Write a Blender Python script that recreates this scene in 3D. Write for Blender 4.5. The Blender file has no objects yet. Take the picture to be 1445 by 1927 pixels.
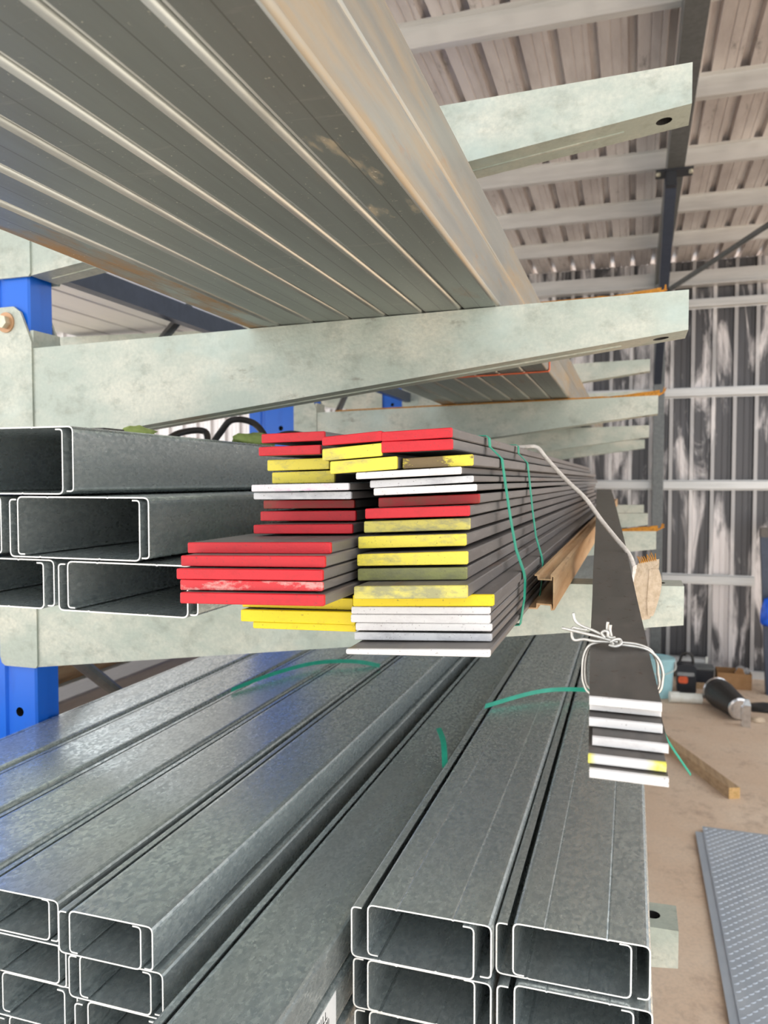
import bpy, math, random
from mathutils import Vector, Matrix, noise

random.seed(7)
scene = bpy.context.scene
C = scene.collection
H = 1.9                      # camera height above the slab; builders below use heights relative to it

# ---------------------------------------------------------------- camera
cam_data = bpy.data.cameras.new('camera')
cam = bpy.data.objects.new('camera', cam_data)
C.objects.link(cam)
cam.location = (0, 0, H)
cam.rotation_euler = (math.radians(90 - 2.35), 0, math.radians(17.856))
cam_data.sensor_fit = 'VERTICAL'
cam_data.sensor_height = 36.0
cam_data.lens = 1450 / 1927 * 36.0
cam_data.clip_start = 0.02
cam_data.dof.use_dof = True
cam_data.dof.focus_distance = 0.86
cam_data.dof.aperture_fstop = 9.0
scene.camera = cam

# ---------------------------------------------------------------- sky, sun, exposure
world = bpy.data.worlds.new('world')
scene.world = world
world.use_nodes = True
bg = world.node_tree.nodes['Background']
bg.inputs['Color'].default_value = (0.92, 0.96, 1.0, 1)
bg.inputs['Strength'].default_value = 1.5
sun_data = bpy.data.lights.new('sun', 'SUN')
sun_data.energy = 6.5
sun_data.angle = math.radians(1.0)
sun_data.color = (1.0, 0.93, 0.82)
sun = bpy.data.objects.new('sun', sun_data)
C.objects.link(sun)
sun.rotation_euler = (math.radians(-24), math.radians(10), 0)
scene.view_settings.view_transform = 'Standard'
scene.view_settings.look = 'None'
scene.view_settings.gamma = 1.0
scene.view_settings.use_curve_mapping = False
scene.view_settings.exposure = 0.47


# ---------------------------------------------------------------- materials
def _sock(nt, node, name, v):
    if hasattr(v, 'links') or hasattr(v, 'is_linked'):
        nt.links.new(v, node.inputs[name])
    else:
        node.inputs[name].default_value = v


def rgba(c):
    return (c[0], c[1], c[2], 1)


class M:
    """Small builder for procedural materials in object space."""
    def __init__(s, name, base, metallic=0.0, rough=0.5, spec=0.5):
        s.m = bpy.data.materials.new(name)
        s.m.use_nodes = True
        s.nt = s.m.node_tree
        s.b = s.nt.nodes['Principled BSDF']
        s.b.inputs['Specular IOR Level'].default_value = spec
        tc = s.nt.nodes.new('ShaderNodeTexCoord')
        oi = s.nt.nodes.new('ShaderNodeObjectInfo')
        mu = s.nt.nodes.new('ShaderNodeMath'); mu.operation = 'MULTIPLY'; mu.inputs[1].default_value = 37.0
        s.nt.links.new(oi.outputs['Random'], mu.inputs[0])
        ad = s.nt.nodes.new('ShaderNodeVectorMath'); ad.operation = 'ADD'
        s.nt.links.new(tc.outputs['Object'], ad.inputs[0]); s.nt.links.new(mu.outputs[0], ad.inputs[1])
        s.raw = tc.outputs['Object']
        s.co = ad.outputs[0]
        s.rnd = oi.outputs['Random']
        s.col = rgba(base); s.rough = rough; s.metal = metallic
        s.bumps = []

    def noise(s, scale=(1, 1, 1), detail=4, rough=0.6, lo=0.4, hi=0.6, raw=False, dist=0.0):
        vm = s.nt.nodes.new('ShaderNodeVectorMath'); vm.operation = 'MULTIPLY'
        vm.inputs[1].default_value = scale
        s.nt.links.new(s.raw if raw else s.co, vm.inputs[0])
        n = s.nt.nodes.new('ShaderNodeTexNoise')
        n.inputs['Scale'].default_value = 1.0; n.inputs['Detail'].default_value = detail
        n.inputs['Roughness'].default_value = rough; n.inputs['Distortion'].default_value = dist
        s.nt.links.new(vm.outputs[0], n.inputs['Vector'])
        return s.ramp(n.outputs['Fac'], lo, hi)

    def ramp(s, fac, lo, hi):
        mr = s.nt.nodes.new('ShaderNodeMapRange')
        mr.inputs['From Min'].default_value = lo; mr.inputs['From Max'].default_value = hi
        s.nt.links.new(fac, mr.inputs['Value'])
        return mr.outputs[0]

    def voronoi(s, scale):
        vm = s.nt.nodes.new('ShaderNodeVectorMath'); vm.operation = 'MULTIPLY'
        vm.inputs[1].default_value = scale
        s.nt.links.new(s.co, vm.inputs[0])
        dn = s.nt.nodes.new('ShaderNodeTexNoise'); dn.inputs['Scale'].default_value = 2.3; dn.inputs['Detail'].default_value = 2
        s.nt.links.new(vm.outputs[0], dn.inputs['Vector'])
        ad = s.nt.nodes.new('ShaderNodeVectorMath'); ad.operation = 'ADD'
        s.nt.links.new(vm.outputs[0], ad.inputs[0]); s.nt.links.new(dn.outputs['Color'], ad.inputs[1])
        v = s.nt.nodes.new('ShaderNodeTexVoronoi'); v.inputs['Scale'].default_value = 1.0
        s.nt.links.new(ad.outputs[0], v.inputs['Vector'])
        sep = s.nt.nodes.new('ShaderNodeSeparateColor')
        s.nt.links.new(v.outputs['Color'], sep.inputs[0])
        return sep.outputs[0]

    def axis(s, i, lo, hi):
        sp = s.nt.nodes.new('ShaderNodeSeparateXYZ'); s.nt.links.new(s.raw, sp.inputs[0])
        return s.ramp(sp.outputs[i], lo, hi)

    def waxis(s, i, lo, hi):
        g = s.nt.nodes.new('ShaderNodeNewGeometry')
        sp = s.nt.nodes.new('ShaderNodeSeparateXYZ'); s.nt.links.new(g.outputs['Position'], sp.inputs[0])
        return s.ramp(sp.outputs[i], lo, hi)

    def mul(s, a, b):
        m = s.nt.nodes.new('ShaderNodeMath'); m.operation = 'MULTIPLY'
        _sock(s.nt, m, 0, a); _sock(s.nt, m, 1, b)
        return m.outputs[0]

    def mix(s, fac, color, rough=None, metal=None, amount=1.0):
        if amount != 1.0:
            fac = s.mul(fac, amount)
        mx = s.nt.nodes.new('ShaderNodeMix'); mx.data_type = 'RGBA'
        s.nt.links.new(fac, mx.inputs[0])
        if isinstance(s.col, tuple): mx.inputs[6].default_value = s.col
        else: s.nt.links.new(s.col, mx.inputs[6])
        mx.inputs[7].default_value = rgba(color)
        s.col = mx.outputs[2]
        for attr, val in (('rough', rough), ('metal', metal)):
            if val is None: continue
            fm = s.nt.nodes.new('ShaderNodeMix'); fm.data_type = 'FLOAT'
            s.nt.links.new(fac, fm.inputs[0])
            cur = getattr(s, attr)
            if isinstance(cur, (int, float)): fm.inputs[2].default_value = cur
            else: s.nt.links.new(cur, fm.inputs[2])
            fm.inputs[3].default_value = val
            setattr(s, attr, fm.outputs[0])
        return s

    def bump(s, fac, strength=0.3, dist=0.001):
        b = s.nt.nodes.new('ShaderNodeBump')
        b.inputs['Strength'].default_value = strength; b.inputs['Distance'].default_value = dist
        s.nt.links.new(fac, b.inputs['Height'])
        if s.bumps: s.nt.links.new(s.bumps[-1], b.inputs['Normal'])
        s.bumps.append(b.outputs[0])
        return s

    def done(s):
        _sock(s.nt, s.b, 'Base Color', s.col)
        _sock(s.nt, s.b, 'Roughness', s.rough)
        _sock(s.nt, s.b, 'Metallic', s.metal)
        if s.bumps: s.nt.links.new(s.bumps[-1], s.b.inputs['Normal'])
        return s.m


MT = {}


def simple(name, base, metallic=0.0, rough=0.5, var=None, scale=30, bump=0.0):
    k = M(name, base, metallic, rough)
    f = k.noise((scale,) * 3, 5, 0.65, 0.4, 0.65)
    k.mix(f, var if var else tuple(c * 0.7 for c in base), amount=0.7)
    if bump: k.bump(f, bump, 0.002)
    MT[name] = k.done()
    return MT[name]


def make_materials():
    # cold-rolled galvanised purlin sheet with spangle
    k = M('galvanised_sheet', (0.62, 0.67, 0.66), 0.68, 0.22)
    v = k.voronoi((260, 150, 260))
    k.mix(v, (0.24, 0.29, 0.31), rough=0.42, amount=0.7)
    v2 = k.noise((330, 160, 330), 3, 0.6, 0.55, 0.72)
    k.mix(v2, (0.80, 0.85, 0.86), amount=0.55)
    k.mix(k.noise((9, 1.2, 9), 4, 0.6, 0.45, 0.75), (0.46, 0.46, 0.42), rough=0.40, amount=0.55)
    k.bump(k.noise((230, 120, 230), 2, 0.5, 0.3, 0.7), 0.10, 0.0007)
    MT['galv_sheet'] = k.done()
    k = M('cut_edge', (0.92, 0.90, 0.86), 0.25, 0.5)
    k.mix(k.noise((300,) * 3, 3, 0.6, 0.5, 0.8), (0.55, 0.45, 0.36), amount=0.5)
    MT['cut_edge'] = k.done()
    # hot-dip galvanised arms
    k = M('hot_dip_zinc', (0.43, 0.47, 0.405), 0.35, 0.48)
    k.mix(k.noise((5, 5, 9), 5, 0.6, 0.42, 0.62), (0.66, 0.63, 0.53), amount=0.75)
    k.mix(k.noise((24, 24, 30), 6, 0.7, 0.52, 0.70), (0.29, 0.30, 0.25), rough=0.6, amount=0.7)
    g = k.noise((140,) * 3, 4, 0.6, 0.35, 0.65)
    k.mix(g, (0.36, 0.39, 0.35), amount=0.45)
    k.mix(k.noise((4, 4, 5), 4, 0.6, 0.55, 0.7), (0.50, 0.60, 0.56), amount=0.5)
    k.mix(k.noise((7, 7, 16), 6, 0.75, 0.64, 0.72), (0.20, 0.18, 0.14), amount=0.6)
    k.bump(g, 0.25, 0.0008)
    MT['zinc'] = k.done()
    # bare box tube: dark below, rust bloom
    for key, rust in (('tube', 0.45), ('tube_rusty', 0.95)):
        k = M('bare_tube_steel' if key == 'tube' else 'rusty_tube_steel', (0.27, 0.295, 0.275), 0.6, 0.38)
        k.mix(k.noise((10, 0.8, 10), 5, 0.65, 0.4, 0.7), (0.20, 0.215, 0.20), rough=0.5, amount=0.8)
        k.mix(k.noise((6, 45, 6), 5, 0.75, 0.60, 0.72), (0.42, 0.41, 0.38), rough=0.5, amount=0.5)
        k.mix(k.noise((8, 2.2, 9), 6, 0.7, 0.62 - 0.14 * (rust > 0.5), 0.74 - 0.12 * (rust > 0.5)), (0.36, 0.20, 0.08), rough=0.7, metal=0.1, amount=rust)
        k.mix(k.noise((11, 3.5, 9), 6, 0.6, 0.64, 0.68), (0.52, 0.42, 0.27), rough=0.7, metal=0.1, amount=0.6)
        k.mix(k.noise((260, 200, 260), 2, 0.5, 0.70, 0.76), (0.75, 0.70, 0.6), amount=0.6)
        k.mix(k.mul(k.axis(0, -0.0008, -0.0002), k.axis(0, 0.0010, 0.0004)), (0.10, 0.10, 0.09), amount=0.7)
        MT[key] = k.done()
    k = M('tube_corner_highlight', (0.46, 0.47, 0.44), 0.75, 0.32)  # brighter corner faces paint in the silvery highlights along the tube joints
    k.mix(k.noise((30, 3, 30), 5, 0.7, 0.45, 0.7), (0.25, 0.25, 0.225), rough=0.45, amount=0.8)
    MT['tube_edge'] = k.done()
    k = M('bloom_tube_steel', (0.37, 0.355, 0.31), 0.6, 0.42)
    k.mix(k.noise((14, 1.0, 20), 5, 0.65, 0.38, 0.62), (0.27, 0.265, 0.24), rough=0.4, amount=0.8)
    k.mix(k.noise((18, 1.3, 12), 6, 0.7, 0.45, 0.66), (0.44, 0.28, 0.11), rough=0.65, metal=0.25, amount=0.75)
    k.mix(k.noise((60, 8, 40), 4, 0.7, 0.6, 0.72), (0.35, 0.19, 0.08), rough=0.7, metal=0.1, amount=0.5)
    MT['tube_side'] = k.done()
    k = M('pale_tube_steel', (0.80, 0.77, 0.75), 0.3, 0.45)
    k.mix(k.noise((12, 2, 12), 5, 0.6, 0.45, 0.7), (0.62, 0.62, 0.64), amount=0.6)
    MT['pale'] = k.done()
    # hot rolled flat bar
    k = M('mill_scale', (0.155, 0.138, 0.13), 0.25, 0.48)
    k.mix(k.noise((50, 4, 50), 5, 0.65, 0.4, 0.65), (0.225, 0.203, 0.192), rough=0.58, amount=0.75)
    k.mix(k.noise((120, 25, 160), 5, 0.7, 0.56, 0.70), (0.31, 0.285, 0.27), amount=0.4)
    k.mix(k.noise((30, 6, 60), 5, 0.7, 0.60, 0.74), (0.20, 0.09, 0.04), rough=0.75, metal=0.0, amount=0.55)
    k.mix(k.rnd, (0.27, 0.258, 0.25), amount=0.4)
    MT['scale'] = k.done()
    k = M('mill_scale_dark', (0.085, 0.078, 0.072), 0.3, 0.42)
    k.mix(k.noise((60, 20, 60), 5, 0.65, 0.4, 0.65), (0.15, 0.132, 0.12), rough=0.52, amount=0.7)
    k.mix(k.noise((90, 60, 90), 5, 0.7, 0.60, 0.70), (0.11, 0.05, 0.03), rough=0.75, amount=0.5)
    MT['scale_dark'] = k.done()

    def paint(key, c, worn, amt, lo=0.5, hi=0.7, rough=0.45):
        q = M(key + '_paint', c, 0.0, rough)
        q.mix(q.noise((28, 28, 60), 5, 0.7, lo, hi), worn, amount=amt)
        q.mix(q.noise((420, 420, 420), 2, 0.5, 0.66, 0.73), (0.10, 0.06, 0.05), rough=0.7, amount=0.5)
        q.bump(q.noise((380,) * 3, 3, 0.6, 0.3, 0.7), 0.25, 0.0004)
        MT[key] = q.done()
    paint('red', (0.62, 0.011, 0.022), (0.45, 0.008, 0.015), 0.6)
    paint('dark_red', (0.40, 0.006, 0.010), (0.20, 0.05, 0.02), 0.7, 0.45, 0.65)
    paint('red_worn', (0.66, 0.025, 0.035), (0.75, 0.42, 0.38), 0.75, 0.52, 0.62)
    paint('yellow', (0.83, 0.70, 0.075), (0.42, 0.38, 0.14), 0.7, 0.52, 0.68)
    paint('yellow_worn', (0.68, 0.60, 0.13), (0.30, 0.29, 0.17), 0.85, 0.45, 0.62)
    paint('yellow_deep', (0.90, 0.68, 0.006), (0.86, 0.56, 0.01), 0.7)
    paint('olive', (0.26, 0.27, 0.09), (0.17, 0.17, 0.09), 0.8, 0.4, 0.6)
    paint('yellow_rust', (0.78, 0.66, 0.06), (0.16, 0.10, 0.05), 0.95, 0.44, 0.52)
    paint('white', (0.77, 0.745, 0.735), (0.58, 0.54, 0.54), 0.6)
    paint('white_grey', (0.66, 0.66, 0.675), (0.42, 0.42, 0.45), 0.7, 0.48, 0.66)
    paint('white_pink', (0.75, 0.71, 0.74), (0.70, 0.42, 0.60), 0.8, 0.50, 0.62)
    q = M('white_yellow_paint', (0.77, 0.745, 0.735), 0.0, 0.45)
    for lo, hi in ((-0.020, -0.0245), (0.012, 0.020)):
        q.mix(q.mul(q.axis(0, lo, hi), q.noise((90,) * 3, 4, 0.6, 0.2, 0.5)), (0.85, 0.78, 0.06), amount=0.95)
    MT['white_yellow'] = q.done()
    # posts, shed
    k = M('blue_paint', (0.004, 0.13, 0.66), 0.0, 0.28)
    k.mix(k.noise((12, 12, 5), 5, 0.7, 0.55, 0.75), (0.003, 0.09, 0.5), rough=0.38, amount=0.6)
    MT['blue'] = k.done()
    simple('dark_blue_steel', (0.05, 0.065, 0.10), 0.3, 0.4)
    simple('grey_steel', (0.16, 0.17, 0.17), 0.6, 0.42)
    k = M('roof_zinc', (0.62, 0.585, 0.575), 0.35, 0.40)
    k.mix(k.noise((5, 1.1, 5), 6, 0.65, 0.40, 0.66), (0.40, 0.365, 0.36), rough=0.5, amount=0.8)
    k.mix(k.noise((9, 2.5, 9), 6, 0.75, 0.60, 0.72), (0.13, 0.12, 0.115), rough=0.6, amount=0.7)
    MT['roof'] = k.done()
    k = M('girt_zinc', (0.62, 0.62, 0.61), 0.4, 0.36)
    k.mix(k.noise((2, 20, 20), 5, 0.6, 0.4, 0.7), (0.47, 0.47, 0.46), amount=0.7)
    MT['girt'] = k.done()
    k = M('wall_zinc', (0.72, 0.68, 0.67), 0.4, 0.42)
    reflect_stain = k.waxis(0, -3.4, -1.8)  # dark reflections and oxidised spots painted in, faded out on the bright left
    st = k.mul(k.noise((3.6, 1, 0.75), 6, 0.62, 0.40, 0.50, dist=0.8), reflect_stain)
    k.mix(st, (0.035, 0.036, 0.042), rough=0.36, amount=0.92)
    k.mix(k.mul(k.noise((9, 1, 2.2), 5, 0.65, 0.54, 0.66), reflect_stain), (0.10, 0.10, 0.11), amount=0.6)
    k.mix(k.noise((6, 1, 1.1), 6, 0.65, 0.62, 0.70), (0.66, 0.64, 0.63), amount=0.7)
    k.mix(k.axis(1, -0.004, -0.014), (0.62, 0.60, 0.59), amount=0.55)  # ribs tinted paler to paint in the light catching them
    MT['wall'] = k.done()
    k = M('concrete', (0.60, 0.44, 0.315), 0.0, 0.75)
    k.mix(k.noise((1.6, 1.6, 1.6), 6, 0.65, 0.42, 0.66), (0.66, 0.525, 0.40), amount=0.8)
    k.mix(k.noise((7, 5, 5), 6, 0.75, 0.54, 0.70), (0.30, 0.205, 0.15), amount=0.6)
    k.mix(k.noise((70, 70, 70), 4, 0.6, 0.45, 0.7), (0.40, 0.31, 0.24), amount=0.4)
    MT['concrete'] = k.done()
    k = M('apron_concrete', (0.60, 0.57, 0.53), 0.0, 0.8)
    k.mix(k.noise((2, 2, 2), 6, 0.65, 0.4, 0.7), (0.50, 0.47, 0.43), amount=0.7)
    MT['apron'] = k.done()
    # odds and ends
    k = M('rusty_channel', (0.46, 0.27, 0.13), 0.2, 0.6)
    k.mix(k.noise((30, 3, 30), 5, 0.65, 0.4, 0.62), (0.60, 0.42, 0.24), amount=0.8)
    k.mix(k.noise((50, 4, 50), 5, 0.7, 0.55, 0.68), (0.24, 0.15, 0.08), amount=0.7)
    MT['rusty'] = k.done()
    simple('green_strap', (0.015, 0.33, 0.21), 0.0, 0.35, (0.03, 0.45, 0.30), 40)
    simple('orange_strap', (0.85, 0.16, 0.05), 0.0, 0.4)
    simple('orange_webbing', (0.62, 0.27, 0.03), 0.0, 0.85, (0.30, 0.12, 0.02), 120, 0.6)
    simple('tie_wire', (0.72, 0.70, 0.66), 0.6, 0.38, (0.5, 0.48, 0.44), 90)
    simple('white_sling', (0.78, 0.72, 0.66), 0.0, 0.7, (0.55, 0.48, 0.42), 160, 0.5)
    simple('beige_webbing', (0.66, 0.52, 0.38), 0.0, 0.8, (0.50, 0.37, 0.24), 120, 0.5)
    simple('black_rubber', (0.025, 0.022, 0.02), 0.0, 0.45)
    simple('black_plastic', (0.018, 0.02, 0.026), 0.0, 0.4)
    simple('green_cloth', (0.42, 0.52, 0.16), 0.0, 0.85, (0.30, 0.40, 0.10), 60, 0.5)
    simple('bolt_zinc', (0.66, 0.62, 0.48), 0.6, 0.4)
    simple('copper_washer', (0.55, 0.32, 0.18), 0.7, 0.4)
    simple('sticker_white', (0.86, 0.87, 0.87), 0.0, 0.5, (0.8, 0.8, 0.8))
    simple('ink', (0.02, 0.02, 0.02), 0.0, 0.6)
    simple('teal_plastic', (0.36, 0.62, 0.66), 0.0, 0.4, (0.30, 0.52, 0.56), 8)
    simple('white_plastic', (0.74, 0.74, 0.68), 0.0, 0.4, (0.6, 0.58, 0.5), 12)
    simple('cardboard', (0.36, 0.20, 0.09), 0.0, 0.85, (0.28, 0.15, 0.06), 14)
    simple('red_plastic', (0.70, 0.03, 0.03), 0.0, 0.4)
    simple('orange_plastic', (0.85, 0.13, 0.04), 0.0, 0.45)
    simple('chrome', (0.75, 0.76, 0.78), 0.95, 0.2)
    simple('grey_cloth', (0.35, 0.34, 0.33), 0.0, 0.85, (0.2, 0.2, 0.2), 40, 0.4)
    simple('blue_plastic', (0.01, 0.12, 0.75), 0.0, 0.35, (0.01, 0.06, 0.45), 20)
    k = M('timber', (0.40, 0.27, 0.15), 0.0, 0.75)
    k.mix(k.noise((60, 3, 60), 4, 0.6, 0.4, 0.65), (0.24, 0.15, 0.08), amount=0.8)
    MT['timber'] = k.done()
    simple('timber_end', (0.72, 0.45, 0.20), 0.0, 0.8, (0.45, 0.28, 0.08), 60)
    k = M('tread_plate', (0.40, 0.44, 0.49), 0.35, 0.38)
    k.mix(k.noise((6, 3, 6), 5, 0.65, 0.45, 0.7), (0.52, 0.55, 0.58), rough=0.45, amount=0.6)
    MT['tread'] = k.done()


make_materials()


# ---------------------------------------------------------------- mesh building
ORIGIN = {}


def new_origin(o, org):
    ORIGIN[o.name] = Vector(org)


class MB:
    """Collects geometry in camera-relative coordinates (z = 0 at eye level)."""
    def __init__(s):
        s.v = []; s.f = []; s.mi = []

    def face(s, idx, m=0):
        s.f.append(tuple(idx)); s.mi.append(m)

    def add(s, pts):
        n = len(s.v); s.v.extend(tuple(p) for p in pts); return list(range(n, n + len(pts)))

    def box(s, x0, x1, y0, y1, z0, z1, m=0):
        i = s.add([(x0, y0, z0), (x1, y0, z0), (x1, y1, z0), (x0, y1, z0), (x0, y0, z1), (x1, y0, z1), (x1, y1, z1), (x0, y1, z1)])
        for q in ((0, 3, 2, 1), (4, 5, 6, 7), (0, 1, 5, 4), (1, 2, 6, 5), (2, 3, 7, 6), (3, 0, 4, 7)):
            s.face([i[k] for k in q], m)
        return s

    def loft(s, rings, cap0=True, cap1=True, m=0, mcap=None, closed=True):
        ids = [s.add(r) for r in rings]
        n = len(rings[0])
        for a, b in zip(ids[:-1], ids[1:]):
            for k in range(n if closed else n - 1):
                s.face((a[k], a[(k + 1) % n], b[(k + 1) % n], b[k]), m)
        mc = m if mcap is None else mcap
        if cap0: s.face(list(reversed(ids[0])), mc)
        if cap1: s.face(ids[-1], mc)
        return ids

    def prism(s, poly, y0, y1, m=0, mcap=None):
        """poly: list of (x, z) extruded along y (poly counter-clockwise seen from -y)."""
        return s.loft([[(x, y0, z) for x, z in poly], [(x, y1, z) for x, z in poly]], m=m, mcap=mcap)

    def strip(s, line, t, y0, y1, m=0, mcap=1):
        """A sheet-metal profile: open polyline (x, z) given thickness and extruded along y."""
        L = offset(line, t / 2); R = offset(line, -t / 2)
        n = len(line)
        a0 = s.add([(x, y0, z) for x, z in L]); b0 = s.add([(x, y0, z) for x, z in R])
        a1 = s.add([(x, y1, z) for x, z in L]); b1 = s.add([(x, y1, z) for x, z in R])
        for k in range(n - 1):
            s.face((a0[k], a0[k + 1], a1[k + 1], a1[k]), m)
            s.face((b0[k + 1], b0[k], b1[k], b1[k + 1]), m)
            s.face((a0[k + 1], a0[k], b0[k], b0[k + 1]), mcap)
            s.face((a1[k], a1[k + 1], b1[k + 1], b1[k]), mcap)
        s.face((a0[0], a1[0], b1[0], b0[0]), m); s.face((a0[-1], b0[-1], b1[-1], a1[-1]), m)
        return s

    def cyl(s, p0, p1, r0, r1=None, n=16, m=0, cap=True):
        r1 = r0 if r1 is None else r1
        p0 = Vector(p0); p1 = Vector(p1); d = (p1 - p0).normalized()
        u = d.orthogonal().normalized(); w = d.cross(u)
        rings = [[p + (u * math.cos(a) + w * math.sin(a)) * r for a in [2 * math.pi * k / n for k in range(n)]] for p, r in ((p0, r0), (p1, r1))]
        s.loft(rings, cap, cap, m)
        return s

    def lathe(s, prof, p0, axis, n=20, m=0):
        """prof: list of (distance along axis, radius)."""
        p0 = Vector(p0); d = Vector(axis).normalized(); u = d.orthogonal().normalized(); w = d.cross(u)
        rings = [[p0 + d * h + (u * math.cos(a) + w * math.sin(a)) * r for a in [2 * math.pi * k / n for k in range(n)]] for h, r in prof]
        s.loft(rings, True, True, m)
        return s

    def tube(s, pts, r, n=8, m=0, sub=6, flat=1.0, closed=False):
        P = catmull(pts, sub, closed)
        rings = []; up = Vector((0, 0, 1)); prev = None
        for k, p in enumerate(P):
            a = P[k - 1] if (k or closed) else P[k]; b = P[(k + 1) % len(P)] if (k < len(P) - 1 or closed) else P[k]
            t = (b - a).normalized()
            if prev is None: u = t.orthogonal().normalized()
            else: u = (prev - t * prev.dot(t)).normalized()
            prev = u; w = t.cross(u)
            rr = r(k / (len(P) - 1)) if callable(r) else r
            rings.append([p + u * math.cos(q) * rr + w * math.sin(q) * rr * flat for q in [2 * math.pi * j / n for j in range(n)]])
        if closed: rings.append(rings[0]); s.loft(rings, False, False, m)
        else: s.loft(rings, True, True, m)
        return s

    def ribbon(s, pts, wdir, width, t, m=0, sub=6, smooth=True):
        P = catmull(pts, sub) if smooth else [Vector(p) for p in pts]
        rings = []
        for k, p in enumerate(P):
            a = P[max(k - 1, 0)]; b = P[min(k + 1, len(P) - 1)]
            tan = (b - a).normalized()
            wd = wdir(k / (len(P) - 1)) if callable(wdir) else Vector(wdir)
            wd = Vector(wd).normalized()
            nn = tan.cross(wd).normalized()
            w = width(k / (len(P) - 1)) if callable(width) else width
            rings.append([p - wd * w / 2 - nn * t / 2, p + wd * w / 2 - nn * t / 2, p + wd * w / 2 + nn * t / 2, p - wd * w / 2 + nn * t / 2])
        s.loft(rings, True, True, m)
        return s

    def build(s, name, mats, parent=None, smooth=False, bevel=0.0):
        vs = [Vector((x, y, z + H)) for x, y, z in s.v]
        lo = Vector((min(v.x for v in vs), min(v.y for v in vs), min(v.z for v in vs)))
        hi = Vector((max(v.x for v in vs), max(v.y for v in vs), max(v.z for v in vs)))
        org = Vector(((lo.x + hi.x) / 2, (lo.y + hi.y) / 2, lo.z))
        me = bpy.data.meshes.new(name)
        me.from_pydata([v - org for v in vs], [], s.f)
        for mm in (mats if isinstance(mats, (list, tuple)) else [mats]):
            me.materials.append(MT[mm])
        me.polygons.foreach_set('material_index', s.mi)
        if smooth: me.polygons.foreach_set('use_smooth', [True] * len(me.polygons))
        me.update()
        o = bpy.data.objects.new(name, me)
        C.objects.link(o)
        if bevel:
            b = o.modifiers.new('bevel', 'BEVEL'); b.width = bevel; b.segments = 2; b.limit_method = 'ANGLE'
        new_origin(o, org)
        if parent:
            o.parent = parent; o.location = org - ORIGIN[parent.name]
        else:
            o.location = org
        return o


def offset(line, d):
    out = []
    n = len(line)
    for k in range(n):
        p = Vector(line[k])
        ns = []
        if k > 0:
            e = (p - Vector(line[k - 1])); ns.append(Vector((-e.y, e.x)).normalized())
        if k < n - 1:
            e = (Vector(line[k + 1]) - p); ns.append(Vector((-e.y, e.x)).normalized())
        nn = ns[0] if len(ns) == 1 else (ns[0] + ns[1]).normalized()
        sc = 1.0 if len(ns) == 1 else 1.0 / max(0.4, nn.dot(ns[0]))
        q = p + nn * d * sc
        out.append((q.x, q.y))
    return out


def rounded(line, r, seg=3):
    out = [line[0]]
    for k in range(1, len(line) - 1):
        a, p, b = Vector(line[k - 1]), Vector(line[k]), Vector(line[k + 1])
        da = (a - p); db = (b - p)
        rr = min(r, da.length * 0.45, db.length * 0.45)
        A = p + da.normalized() * rr; B = p + db.normalized() * rr
        for j in range(seg + 1):
            t = j / seg
            q = A * (1 - t) ** 2 + p * 2 * t * (1 - t) + B * t ** 2
            out.append((q.x, q.y))
    out.append(line[-1])
    return out


def rrect(x0, x1, z0, z1, r, seg=3):
    pts = []
    for cx, cz, a0 in ((x1 - r, z0 + r, -90), (x1 - r, z1 - r, 0), (x0 + r, z1 - r, 90), (x0 + r, z0 + r, 180)):
        for k in range(seg + 1):
            a = math.radians(a0 + 90 * k / seg)
            pts.append((cx + r * math.cos(a), cz + r * math.sin(a)))
    return pts


def catmull(pts, sub=6, closed=False):
    P = [Vector(p) for p in pts]
    if len(P) < 3 or sub <= 1: return P
    out = []; n = len(P)
    rng = range(n) if closed else range(n - 1)
    for k in rng:
        if closed: p0, p1, p2, p3 = P[(k - 1) % n], P[k], P[(k + 1) % n], P[(k + 2) % n]
        else: p0, p1, p2, p3 = P[max(k - 1, 0)], P[k], P[k + 1], P[min(k + 2, n - 1)]
        for j in range(sub):
            t = j / sub
            out.append(0.5 * ((2 * p1) + (p2 - p0) * t + (2 * p0 - 5 * p1 + 4 * p2 - p3) * t * t + (3 * p1 - p0 - 3 * p2 + p3) * t ** 3))
    if not closed: out.append(P[-1])
    return out


def tag(o, label=None, cat=None, group=None, kind=None):
    if label: o['label'] = label
    if cat: o['category'] = cat
    if group: o['group'] = group
    if kind: o['kind'] = kind
    return o


def empty(name, loc):
    o = bpy.data.objects.new(name, None)
    C.objects.link(o)
    o.empty_display_size = 0.1
    w = Vector((loc[0], loc[1], loc[2] + H))
    o.location = w
    new_origin(o, w)
    return o


def copy_tree(o, parent=None):
    c = o.copy(); C.objects.link(c)
    if parent: c.parent = parent
    for ch in list(o.children): copy_tree(ch, c)
    return c


def square_hole(mb, cx, cy, half, r, P, m=0, depth=None, inner=1):
    """Square plate patch with a round hole; P(a, b, d) maps plate coordinates to space."""
    n = 16
    ring_o = []; ring_i = []
    for k in range(n):
        a = 2 * math.pi * k / n
        c, s_ = math.cos(a), math.sin(a); q = half / max(abs(c), abs(s_))
        ring_o.append(P(cx + c * q, cy + s_ * q, 0)); ring_i.append(P(cx + c * r, cy + s_ * r, 0))
    a = mb.add(ring_o); b = mb.add(ring_i)
    for k in range(n):
        mb.face((a[k], a[(k + 1) % n], b[(k + 1) % n], b[k]), m)
    if depth:
        d = mb.add([P(cx + math.cos(2 * math.pi * k / n) * r, cy + math.sin(2 * math.pi * k / n) * r, depth) for k in range(n)])
        for k in range(n):
            mb.face((b[k], b[(k + 1) % n], d[(k + 1) % n], d[k]), inner)
        mb.face(d, inner)


# ================================================================ the shed
FLOOR = -1.9
WALLY = 8.12


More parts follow.
